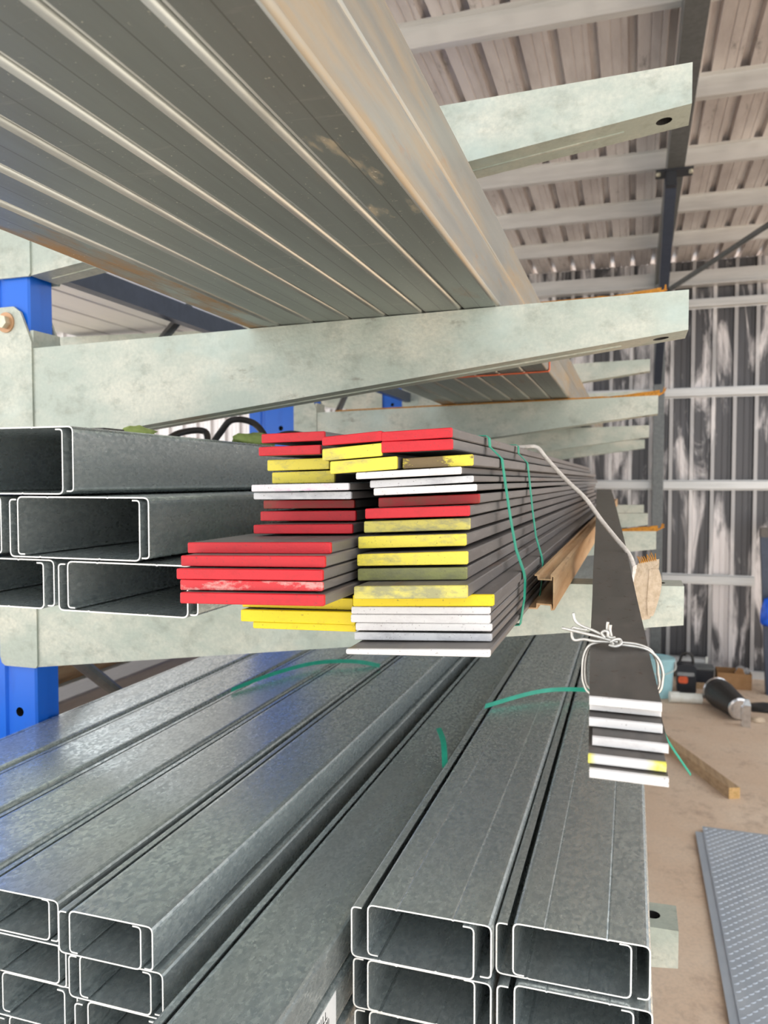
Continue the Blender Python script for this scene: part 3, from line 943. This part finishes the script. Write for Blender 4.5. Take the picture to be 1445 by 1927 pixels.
# green straps round the bundle
def bundle_strap(ya, yb, yc, label):
    b = MB()
    zt = 0.0580
    f = lambda q: ya + (yb - ya) * q
    pts = [(-0.425, ya, 0.0585), (-0.34, ya, 0.0590), (-0.25, ya, zt), (-0.1785, ya, 0.0570), (-0.1755, ya, 0.0545), (-0.1740, f(0.08), 0.0430), (-0.1580, f(0.20), 0.0275), (-0.1530, f(0.32), -0.003),
           (-0.1455, f(0.55), -0.045), (-0.1370, f(0.80), -0.085), (-0.1265, f(0.97), -0.1125), (-0.1245, yb, -0.122), (-0.1240, yb - 0.01, -0.145), (-0.1232, yc, -0.1690),
           (-0.14, yc, -0.1712), (-0.28, yc, -0.1770), (-0.41, yc, -0.170), (-0.425, yc, -0.160), (-0.456, f(0.4), -0.08), (-0.436, f(0.2), -0.02), (-0.425, ya, 0.0585)]
    wd = lambda t: (0, 1, 0)
    b.ribbon(pts, wd, 0.0155, 0.0009, smooth=False)
    tag(b.build('green_strap', 'green_strap'), label, 'strap', 'green straps round the flat bars')


bundle_strap(0.985, 0.955, 0.905, 'green plastic strap round the flat bars, nearer of the two')
bundle_strap(1.25, 1.152, 1.10, 'green plastic strap round the flat bars, farther of the two')

# rusty lipped channel beside the bundle
b = MB()
z0, z1 = -0.1665, -0.122
xr = -0.094
line = [(-0.1265, z0 + 0.0015), (-0.1155, z0 + 0.0015), (-0.1150, z0 + 0.0075), (-0.0975, z0 + 0.0068), (-0.0965, z0 + 0.0008), (xr, z0 + 0.0012), (xr, z1 - 0.0012),
        (xr - 0.0032, z1), (xr - 0.0032, z1 - 0.0052), (xr - 0.0195, z1 - 0.0052), (xr - 0.0205, z1), (xr - 0.0245, z1)]
b.strip(line, 0.0018, 1.0, 5.4, 0, 0)
tag(b.build('lipped_channel', 'rusty'), 'rusty brown lipped channel lying beside the flat bar bundle', 'channel')

# ---------------------------------------------------------------- loose strips hanging over the arm
PATH = [(0.40, -0.0215, -0.170), (0.568, -0.0275, -0.1615), (0.685, -0.0333, -0.1540), (0.787, -0.0375, -0.1458), (0.936, -0.0433, -0.1390), (1.09, -0.050, -0.1255), (1.38, -0.061, -0.1060), (1.78, -0.0767, -0.0880), (2.53, -0.1083, -0.0433), (3.05, -0.128, -0.0300)]


def path_at(y):
    for a, b_ in zip(PATH[:-1], PATH[1:]):
        if a[0] <= y <= b_[0]:
            f = (y - a[0]) / (b_[0] - a[0])
            return a[1] + f * (b_[1] - a[1]), a[2] + f * (b_[2] - a[2])
    return PATH[-1][1:]


STR = [(0.584, 0.0, 'white', 'topmost'), (0.592, 0.0003, 'white', 'second from the top'), (0.577, 0.0, 'white', 'third from the top'), (0.558, 0.0025, 'white', 'fourth from the top'), (0.542, 0.0, 'white_yellow', 'with yellow marked corners'), (0.534, 0.001, 'white', 'lowest')]
for k, (y0, dx, col, pos) in enumerate(STR):
    ys = [y0 + 0.003] + [y for y in [0.62, 0.70, 0.8, 0.95, 1.1, 1.3, 1.5, 1.8, 2.2, 2.6] if y > y0 + 0.02] + [2.95 + 0.03 * (k % 3)]
    def ring(y, e=0.0):
        x, z = path_at(y); x += dx; z -= 0.0066 * k
        tz = 0.0057; w = 0.0505
        sl = -0.0006
        return [(x - e, y, z - tz - e), (x + w + e, y, z - tz + sl - e), (x + w + e, y, z + sl + e), (x - e, y, z + e)]
    b = MB(); b.loft([ring(y) for y in ys])
    o = b.build('flat_strip', 'scale_dark')
    tag(o, 'dark steel strip with white end, %s of the wire-tied stack' % pos, 'steel strip', 'wire-tied strips')
    b = MB(); b.loft([ring(y0, -0.0004), ring(y0 + 0.0006, 0.00015), ring(y0 + 0.0035, 0.00015)])
    e = b.build('painted_end', col, o); tag(e, 'white painted end' if col == 'white' else 'white end with yellow corners')

# tie wire
W = dict(
 loop=[(-0.0126, 0.722, -0.1440), (-0.0199, 0.721, -0.1455), (-0.0290, 0.72, -0.1472), (-0.0363, 0.72, -0.1512), (-0.0405, 0.72, -0.1621), (-0.0412, 0.72, -0.1776), (-0.0397, 0.72, -0.1862), (-0.035, 0.72, -0.1936), (-0.02, 0.72, -0.1975), (0.01, 0.72, -0.1975), (0.0245, 0.72, -0.1880), (0.0275, 0.72, -0.1762), (0.0274, 0.72, -0.1686), (0.0240, 0.72, -0.1590), (0.0161, 0.72, -0.1515), (0.0072, 0.72, -0.1490), (-0.0036, 0.72, -0.1480), (-0.0126, 0.72, -0.1475), (-0.018, 0.72, -0.1455)],
 loop2=[(-0.0162, 0.726, -0.1440), (-0.0262, 0.726, -0.1465), (-0.0354, 0.726, -0.1525), (-0.0388, 0.726, -0.1659), (-0.0388, 0.726, -0.1813), (-0.0354, 0.726, -0.1907), (-0.02, 0.726, -0.1965), (0.01, 0.726, -0.1965), (0.0240, 0.726, -0.1857), (0.0238, 0.726, -0.1726), (0.0225, 0.726, -0.1610), (0.017, 0.726, -0.1520), (0.006, 0.726, -0.1478), (-0.010, 0.724, -0.1465)],
 tail1=[(-0.0127, 0.72, -0.1421), (-0.0199, 0.72, -0.1416), (-0.0328, 0.72, -0.1361), (-0.0421, 0.72, -0.1328), (-0.0482, 0.72, -0.1284), (-0.0501, 0.72, -0.1212)],
 tail2=[(-0.0108, 0.716, -0.1448), (-0.0199, 0.716, -0.143), (-0.0291, 0.716, -0.1407), (-0.0439, 0.716, -0.1378), (-0.0598, 0.716, -0.1348)],
 tail3=[(-0.0126, 0.718, -0.1454), (-0.0199, 0.718, -0.1454), (-0.0309, 0.718, -0.1456), (-0.0401, 0.718, -0.1443), (-0.048, 0.718, -0.1457), (-0.0508, 0.718, -0.1425), (-0.0504, 0.718, -0.1348), (-0.0458, 0.718, -0.135), (-0.0374, 0.718, -0.1359)],
 stub1=[(-0.0176, 0.72, -0.1414), (-0.02, 0.72, -0.1349), (-0.0196, 0.72, -0.1277)],
 stub2=[(-0.0163, 0.718, -0.1404), (-0.0175, 0.718, -0.1347), (-0.0171, 0.718, -0.1299)],
 ring=[(-0.0217, 0.716, -0.1417), (-0.0245, 0.716, -0.138), (-0.0227, 0.716, -0.1355), (-0.0195, 0.716, -0.1363), (-0.019, 0.716, -0.1401), (-0.0163, 0.716, -0.1413), (-0.0127, 0.716, -0.1406)],
 knot=[(-0.018, 0.714, -0.1475), (-0.0126, 0.712, -0.1480), (-0.0081, 0.714, -0.1460), (-0.0086, 0.718, -0.1430), (-0.0126, 0.714, -0.1420), (-0.0162, 0.712, -0.1440), (-0.0144, 0.714, -0.1465)])
t = empty('tie_wire', (-0.006, 0.72, -0.198))
tag(t, 'twisted galvanised tie wire knotted round the dark strips', 'wire')
for nm, pts in W.items():
    b = MB(); b.tube(pts, 0.00135, 8)
    b.build('wire_' + nm.rstrip('123'), 'tie_wire', t, smooth=True)

# ---------------------------------------------------------------- slings and webbing
b = MB()
b.tube([(-0.30, 1.46, 0.060), (-0.24, 1.44, 0.060), (-0.19, 1.42, 0.061), (-0.166, 1.42, 0.060), (-0.148, 1.41, 0.040), (-0.112, 1.385, 0.002), (-0.077, 1.36, -0.030), (-0.049, 1.335, -0.066), (-0.024, 1.30, -0.094), (-0.004, 1.27, -0.116), (0.0045, 1.25, -0.136)], 0.0042, 8, flat=0.7)
o = b.build('rope_sling', 'white_sling', smooth=True)
tag(o, 'whitish rope sling draped from the flat bars over the dark strips', 'sling')
b = MB(); b.ribbon([(0.0045, 1.25, -0.132), (0.0035, 1.245, -0.143), (0.0015, 1.24, -0.152), (0.0, 1.235, -0.165)], (0.55, 0.8, 0.2), lambda t: 0.010 - 0.004 * t, 0.002)
b.build('flat_end', 'white_sling', o, smooth=False)
t = empty('frayed_webbing', (0.024, 1.29, -0.20))
tag(t, 'frayed beige webbing strap folded over the third arm tip', 'webbing')
b = MB(); b.ribbon([(0.020, 1.288, -0.222), (0.020, 1.287, -0.205), (0.020, 1.286, -0.180), (0.021, 1.286, -0.155), (0.024, 1.287, -0.138), (0.026, 1.288, -0.128)], (1, 0, 0.25), lambda t: 0.008 + 0.030 * math.sin(min(1.0, 0.1 + t * 0.95) * math.pi * 0.72) ** 0.7, 0.0015)
b.build('strap_end', 'beige_webbing', t)
b = MB(); b.ribbon([(0.030, 1.284, -0.215), (0.033, 1.284, -0.190), (0.036, 1.284, -0.162), (0.034, 1.285, -0.140)], (1, 0, 0.1), lambda t: 0.007 + 0.013 * math.sin(t * 2.6), 0.0015)
b.build('strap_end', 'beige_webbing', t)
for k in range(9):
    b = MB(); x = 0.013 + 0.003 * k; zz = -0.132 + 0.0006 * k
    b.tube([(x, 1.288, zz), (x - 0.001, 1.288, zz + 0.005), (x - 0.003 + random.uniform(-0.002, 0.002), 1.288, zz + 0.010 + random.uniform(0, 0.004))], lambda q: 0.0014 * (1 - 0.6 * q), 5)
    b.build('frayed_thread', 'orange_webbing', t)


def arm_rope(level, D, label, x0=-1.1):
    t = empty('orange_webbing', (-0.4, D + 0.01, LEV[level]))
    tag(t, label, 'webbing', 'orange webbing strips on the arms')
    b = MB(); rings = []
    n = 50
    for k in range(n + 1):
        x = x0 + (0.085 - x0) * k / n
        z = arm_top(level, x) - 0.0068
        e = max(0, (x + 0.05) / 0.13)
        hgt = 0.0055 + (0.012 * e + 0.003 * noise.noise((x * 30, D, 0)) if x > -0.13 else 0.0)
        yy = 0.004 * noise.noise((x * 9, D, 3))
        rings.append([(x, D - 0.001 + yy * 0.2, z), (x, D + 0.030 + yy, z), (x, D + 0.030 + yy, z + hgt), (x, D + 0.004, z + hgt)])
    b.loft(rings)
    b.build('webbing_band', 'orange_webbing', t)
    for k in range(7):
        y = D + 0.003 + 0.004 * k
        b = MB(); z = arm_top(level, 0.085) - 0.002
        b.tube([(0.083, y, z), (0.094, y, z + 0.004), (0.102 + random.uniform(-0.005, 0.005), y + random.uniform(-0.004, 0.004), z + 0.012 + random.uniform(-0.01, 0.012))], lambda q: 0.003 * (1 - 0.6 * q), 5)
        b.build('frayed_thread', 'orange_webbing', t)


arm_rope(0, 2.8, 'frayed orange webbing on the second upright\'s top arm', -0.6)
arm_rope(1, 2.8, 'frayed orange webbing under the tubes on the second upright\'s arm')
arm_rope(2, 2.8, 'frayed orange webbing tip on the second upright\'s third arm', -0.05)

# loose green tape on the purlins
def tape(pts, wd, w, label):
    b = MB(); b.ribbon(pts, wd, w, 0.0008)
    tag(b.build('green_tape', 'green_strap'), label, 'strap', 'loose green strap pieces')


tape([(-0.905, 1.62, -0.500), (-0.87, 1.76, -0.494), (-0.811, 1.90, -0.492), (-0.72, 1.96, -0.494), (-0.648, 1.976, -0.5045)], (0.25, 0.1, 1), 0.011, 'thin green strap arching over the lower left purlins')
tape([(-0.312, 1.715, -0.512), (-0.222, 1.82, -0.502), (-0.15, 1.87, -0.500), (-0.05, 1.89, -0.502), (0.035, 1.90, -0.512), (0.062, 1.90, -0.560), (0.087, 1.90, -0.61), (0.138, 1.90, -0.685)], lambda t: (0.2, 0.4 + 0.6 * t, 1 - 0.9 * t), 0.011, 'green strap trailing across the lower right purlins and off the edge')
tape([(-0.372, 1.52, -0.508), (-0.345, 1.45, -0.512), (-0.323, 1.37, -0.530)], (0.9, 0.5, 0.1), 0.011, 'short green strap stub poking from the purlin gap')

# hoses and gloves lying on the upper left purlins
zt = 0.0735
b = MB()
b.tube([(-1.10, 1.50, zt + 0.009), (-1.09, 1.60, zt + 0.012), (-1.075, 1.68, zt + 0.045), (-1.03, 1.72, zt + 0.050), (-1.01, 1.70, zt + 0.010), (-1.04, 1.76, zt + 0.010), (-1.02, 1.78, zt + 0.05), (-0.985, 1.78, zt + 0.082), (-0.935, 1.80, zt + 0.075), (-0.90, 1.80, zt + 0.035),
        (-0.90, 1.78, zt + 0.010), (-0.93, 1.84, zt + 0.010), (-0.90, 1.88, zt + 0.045), (-0.855, 1.90, zt + 0.050), (-0.80, 1.92, zt + 0.030), (-0.78, 1.95, zt + 0.009)], 0.0085, 10)
tag(b.build('rubber_hose', 'black_rubber', smooth=True), 'black rubber hose coiled on top of the upper left purlins', 'hose')


def lump(name, c, s, mat, label, cat, seed, group=None):
    b = MB(); n, m_ = 14, 9
    rings = []
    for j in range(m_):
        ph = math.pi * (j + 0.5) / m_
        r = []
        for k in range(n):
            a = 2 * math.pi * k / n
            d = Vector((math.sin(ph) * math.cos(a), math.sin(ph) * math.sin(a), -math.cos(ph)))
            q = 1 + 0.45 * noise.noise(d * 1.7 + Vector((seed, 0, 0))) + 0.15 * noise.noise(d * 5 + Vector((seed, 2, 0)))
            z = max(d.z * q, -0.55)
            r.append((c[0] + d.x * q * s[0], c[1] + d.y * q * s[1], c[2] + (z + 0.55) * s[2]))
        rings.append(r)
    b.loft(rings)
    tag(b.build(name, mat, smooth=True), label, cat, group)


lump('work_glove', (-0.80, 1.12, zt), (0.018, 0.04, 0.011), 'green_cloth', 'green glove lying on the purlins left of the hose', 'glove', 1.0, 'green gloves')
lump('work_glove', (-0.755, 1.46, zt), (0.025, 0.09, 0.016), 'green_cloth', 'green glove beside the flat bars, right of the hose', 'glove', 4.0, 'green gloves')
b = MB(); b.ribbon([(-0.86, 1.20, zt + 0.004), (-0.83, 1.30, zt + 0.007), (-0.84, 1.42, zt + 0.004)], (1, 0, 0), 0.04, 0.004)
tag(b.build('orange_rag', 'orange_webbing'), 'orange webbing scrap beside the hose on the purlins', 'webbing')
b = MB(); b.box(-0.93, -0.76, 0.98, 1.03, zt, zt + 0.006)
tag(b.build('steel_offcut', 'scale_dark'), 'dark flat steel offcut on top of the upper left purlins', 'steel strip')

# ---------------------------------------------------------------- clutter on the floor by the back wall
F = FLOOR
t = empty('plastic_bucket', (0.24, 7.15, F))
tag(t, 'pale teal plastic bucket on the floor behind the strips', 'bucket')
b = MB(); b.lathe([(0, 0.105), (0.01, 0.112), (0.34, 0.128), (0.345, 0.122), (0.02, 0.10)], (0.24, 7.15, F), (0, 0, 1), 24); b.build('body', 'teal_plastic', t, smooth=False)
b = MB(); b.lathe([(0, 0.128), (0, 0.136), (0.025, 0.136), (0.025, 0.128)], (0.24, 7.15, F + 0.315), (0, 0, 1), 24); b.build('rim', 'teal_plastic', t)
b = MB(); b.tube([(0.105, 7.15, F + 0.32), (0.11, 7.06, F + 0.26), (0.24, 7.005, F + 0.22), (0.37, 7.06, F + 0.26), (0.375, 7.15, F + 0.32)], 0.004, 6); b.build('handle', 'white_plastic', t)
t = empty('tool_bag', (0.47, 7.35, F))
tag(t, 'black tool bag with orange tool showing, right of the bucket', 'bag')
b = MB(); b.prism(rrect(0.40, 0.56, F, F + 0.26, 0.03), 7.28, 7.44); b.build('body', 'black_plastic', t)
b = MB(); b.tube([(0.42, 7.36, F + 0.25), (0.45, 7.36, F + 0.34), (0.52, 7.36, F + 0.34), (0.54, 7.36, F + 0.25)], 0.012, 8); b.build('handle', 'black_rubber', t)
b = MB(); b.prism(rrect(0.41, 0.49, F + 0.10, F + 0.16, 0.02), 7.255, 7.28); b.build('orange_tool', 'orange_plastic', t)
b = MB(); b.prism(rrect(0.40, 0.545, F + 0.165, F + 0.195, 0.012), 7.262, 7.28); b.build('pocket', 'grey_cloth', t)
t = empty('tool_case', (0.66, 7.82, F))
tag(t, 'low dark grey crate against the back wall behind the white tube', 'crate')
b = MB(); b.box(0.53, 0.74, 7.65, 7.82, F, F + 0.14); b.build('body', 'black_plastic', t, bevel=0.008)
b = MB(); b.box(0.525, 0.745, 7.645, 7.825, F + 0.14, F + 0.165); b.build('lid', 'grey_steel', t, bevel=0.004)
b = MB(); b.box(0.55, 0.72, 7.50, 7.56, F, F + 0.045)
tag(b.build('timber_block', 'timber'), 'short brown timber block on the floor before the crate', 'timber')
t = empty('plastic_tube', (0.5, 6.98, F))
tag(t, 'white plastic tube with collar lying on the floor', 'tube')
b = MB(); b.cyl((0.40, 6.98, F + 0.043), (0.585, 7.0, F + 0.043), 0.043, n=20); b.build('pipe', 'white_plastic', t)
b = MB(); b.cyl((0.325, 6.968, F + 0.047), (0.405, 6.981, F + 0.047), 0.047, 0.046, n=20); b.build('collar', 'white_plastic', t)
t = empty('cardboard_box', (0.92, 7.66, F))
tag(t, 'open brown cardboard box near the back wall', 'box')
b = MB(); b.box(0.765, 1.05, 7.58, 7.82, F, F + 0.005)
for q in ((0.765, 0.77, 7.58, 7.82), (1.045, 1.05, 7.58, 7.82), (0.77, 1.045, 7.58, 7.585), (0.77, 1.045, 7.815, 7.82)): b.box(*q, F + 0.005, F + 0.145)
b.build('body', 'cardboard', t)
b = MB(); b.loft([[(0.90, 7.58, F + 0.145), (0.99, 7.58, F + 0.145), (0.97, 7.55, F + 0.20), (0.93, 7.54, F + 0.21)], [(0.90, 7.584, F + 0.145), (0.99, 7.584, F + 0.145), (0.97, 7.554, F + 0.20), (0.93, 7.544, F + 0.21)]]); b.build('flap', 'cardboard', t)
lump('crumpled_rag', (0.99, 7.69, F + 0.10), (0.07, 0.05, 0.06), 'grey_cloth', 'crumpled grey rag sticking out of the cardboard box', 'rag', 9.0)
t = empty('air_canister', (0.76, 6.72, F))
tag(t, 'black cylinder with steel end cap lying on the floor', 'canister')
A = Vector((0.70, 7.02, F + 0.118)); Bv = Vector((0.838, 6.56, F + 0.095)); d = (Bv - A)
b = MB(); b.lathe([(0, 0.09), (0.02, 0.112), (0.10, 0.118), (0.42, 0.088), (0.44, 0.078)], A, d, 24); b.build('barrel', 'black_rubber', t)
b = MB(); b.lathe([(0, 0.084), (0.008, 0.086), (0.020, 0.086), (0.024, 0.070)], A + d.normalized() * 0.43, d, 24); b.build('end_cap', 'chrome', t)
b = MB(); b.lathe([(0, 0.10), (0.006, 0.115), (0.02, 0.118), (0.026, 0.112)], A - d.normalized() * 0.01, d, 24); b.build('rear_ring', 'chrome', t)
t = empty('steel_bracket', (0.865, 6.44, F))
tag(t, 'shiny folded steel bracket standing before the black cylinder', 'bracket')
b = MB(); b.loft([[(0.84, 6.43, F), (0.886, 6.42, F), (0.886, 6.45, F), (0.84, 6.46, F)], [(0.835, 6.43, F + 0.17), (0.888, 6.42, F + 0.17), (0.888, 6.45, F + 0.17), (0.835, 6.46, F + 0.17)], [(0.850, 6.44, F + 0.215), (0.876, 6.435, F + 0.215), (0.876, 6.45, F + 0.215), (0.850, 6.455, F + 0.215)]]); b.build('upright_plate', 'chrome', t)
b = MB(); b.box(0.825, 0.84, 6.44, 6.50, F, F + 0.15); b.build('side_plate', 'chrome', t)
lump('red_cap', (0.735, 7.38, F), (0.035, 0.03, 0.045), 'red_plastic', 'small red plastic cap on the floor by the box', 'cap', 2.0)
lump('grey_rag', (0.70, 7.22, F), (0.10, 0.05, 0.04), 'grey_cloth', 'grey crumpled rag behind the black cylinder', 'rag', 5.0)
lump('dark_mat', (1.12, 7.0, F), (0.22, 0.14, 0.02), 'black_rubber', 'dark crumpled mat on the floor right of the cylinder', 'mat', 7.0)
lump('straw_scrap', (0.96, 6.62, F), (0.06, 0.05, 0.02), 'beige_webbing', 'small straw-coloured scrap right of the steel bracket', 'scrap', 3.0)
t = empty('timber_stick', (0.44, 5.3, F))
tag(t, 'square timber stick lying on the concrete with fresh-cut end', 'timber')
a0 = Vector((0.215, 5.86, F)); a1 = Vector((0.602, 4.955, F)); dd = (a1 - a0).normalized(); nn = Vector((dd.y, -dd.x, 0)) * -0.034
b = MB()
r = lambda p: [p - nn, p + nn, p + nn + Vector((0, 0, 0.066)), p - nn + Vector((0, 0, 0.066))]
b.loft([r(a0), r(a1)]); b.build('shaft', 'timber', t)
b = MB(); b.loft([r(a1), r(a1 + dd * 0.004)]); b.build('cut_end', 'timber_end', t)
t = empty('low_channel', (0.2, 7.9, F + 0.06))
tag(t, 'short pale steel channel along the wall above the bucket', 'channel')
b = MB(); b.box(0.30, 0.70, 7.88, 7.98, F + 0.07, F + 0.19); b.build('channel', 'girt', t)
b = MB(); b.box(0.685, 0.705, 7.86, 7.88, F + 0.06, F + 0.22); b.box(0.64, 0.705, 7.85, 7.86, F + 0.06, F + 0.085); b.build('end_bracket', 'white_plastic', t)
for x in (0.33, 0.58):
    b = MB(); b.box(x, x + 0.05, 7.9, 7.95, F, F + 0.07); b.build('foot', 'grey_steel', t)
t = empty('dark_stand', (1.20, 7.5, F))
tag(t, 'dark steel stand at the right edge before the back wall', 'stand')
b = MB(); b.loft([[(1.15, 7.46, F), (1.22, 7.46, F), (1.22, 7.53, F), (1.15, 7.53, F)], [(1.08, 7.46, -0.48), (1.15, 7.46, -0.48), (1.15, 7.53, -0.48), (1.08, 7.53, -0.48)]]); b.build('leg', 'dark_blue_steel', t)
b = MB(); b.loft([[(1.45, 7.46, F), (1.52, 7.46, F), (1.52, 7.53, F), (1.45, 7.53, F)], [(1.40, 7.46, -0.48), (1.47, 7.46, -0.48), (1.47, 7.53, -0.48), (1.40, 7.53, -0.48)]]); b.build('leg', 'dark_blue_steel', t)
b = MB(); b.box(1.08, 1.47, 7.45, 7.54, -0.50, -0.42); b.build('top_rail', 'scale_dark', t)
lump('blue_bag', (1.14, 7.40, -1.27), (0.06, 0.05, 0.16), 'blue_plastic', 'bright blue plastic bag hanging on the dark stand', 'bag', 11.0)

# tread plates
def tread(x0, y0, x1, y1, z, yaw, label):
    t = empty('tread_plate', (x0, y0, z))
    tag(t, label, 'steel plate', 'tread plates on the floor')
    ca, sa = math.cos(yaw), math.sin(yaw)
    T = lambda x, y, zz: (x0 + (x - x0) * ca - (y - y0) * sa, y0 + (x - x0) * sa + (y - y0) * ca, zz)
    b = MB()
    P = [T(x0, y0, z), T(x1, y0, z), T(x1, y1, z), T(x0, y1, z)]
    b.loft([P, [(p[0], p[1], z + 0.006) for p in P]]); b.build('plate', 'tread', t)
    return t, T


t, T = tread(0.345, 2.2, 1.5, 4.38, F + 0.012, 0.0, 'lower grey tread plate on the floor, peeping out left of the upper')
t, T = tread(0.375, 2.15, 1.55, 4.44, F + 0.0185, -0.004, 'grey tread plate with raised lugs on the floor at lower right')
b = MB(); z = F + 0.0245
row = 0
y = 2.3
while y < 4.42:
    x = 0.39 + (0.022 if row % 2 else 0)
    while x < 1.5:
        a = 0.62 if row % 2 else 0.62
        c_, s_ = math.cos(a), math.sin(a)
        L, Wd, hh = 0.014, 0.0048, 0.0026
        pts = [(-L, 0), (-L * 0.4, -Wd), (L * 0.4, -Wd), (L, 0), (L * 0.4, Wd), (-L * 0.4, Wd)]
        base = b.add([T(x + p * c_ - q * s_, y + p * s_ + q * c_, z) for p, q in pts])
        top = b.add([T(x + p * 0.6 * c_ - q * 0.45 * s_, y + p * 0.6 * s_ + q * 0.45 * c_, z + hh) for p, q in pts])
        for k in range(6): b.face((base[k], base[(k + 1) % 6], top[(k + 1) % 6], top[k]))
        b.face(top)
        x += 0.044
    y += 0.024; row += 1
tag(b.build('raised_lugs', 'tread', t), kind='stuff')
for k, (x, y) in enumerate(((0.6, 2.4), (1.3, 2.4), (0.6, 4.1), (1.3, 4.1))):
    b = MB(); b.box(x, x + 0.08, y, y + 0.05, F, F + 0.0118)
    tag(b.build('timber_offcut', 'timber'), 'thin timber slat under the tread plates, %s' % ('near left', 'near right', 'far left', 'far right')[k], 'timber', 'slats under the plates')
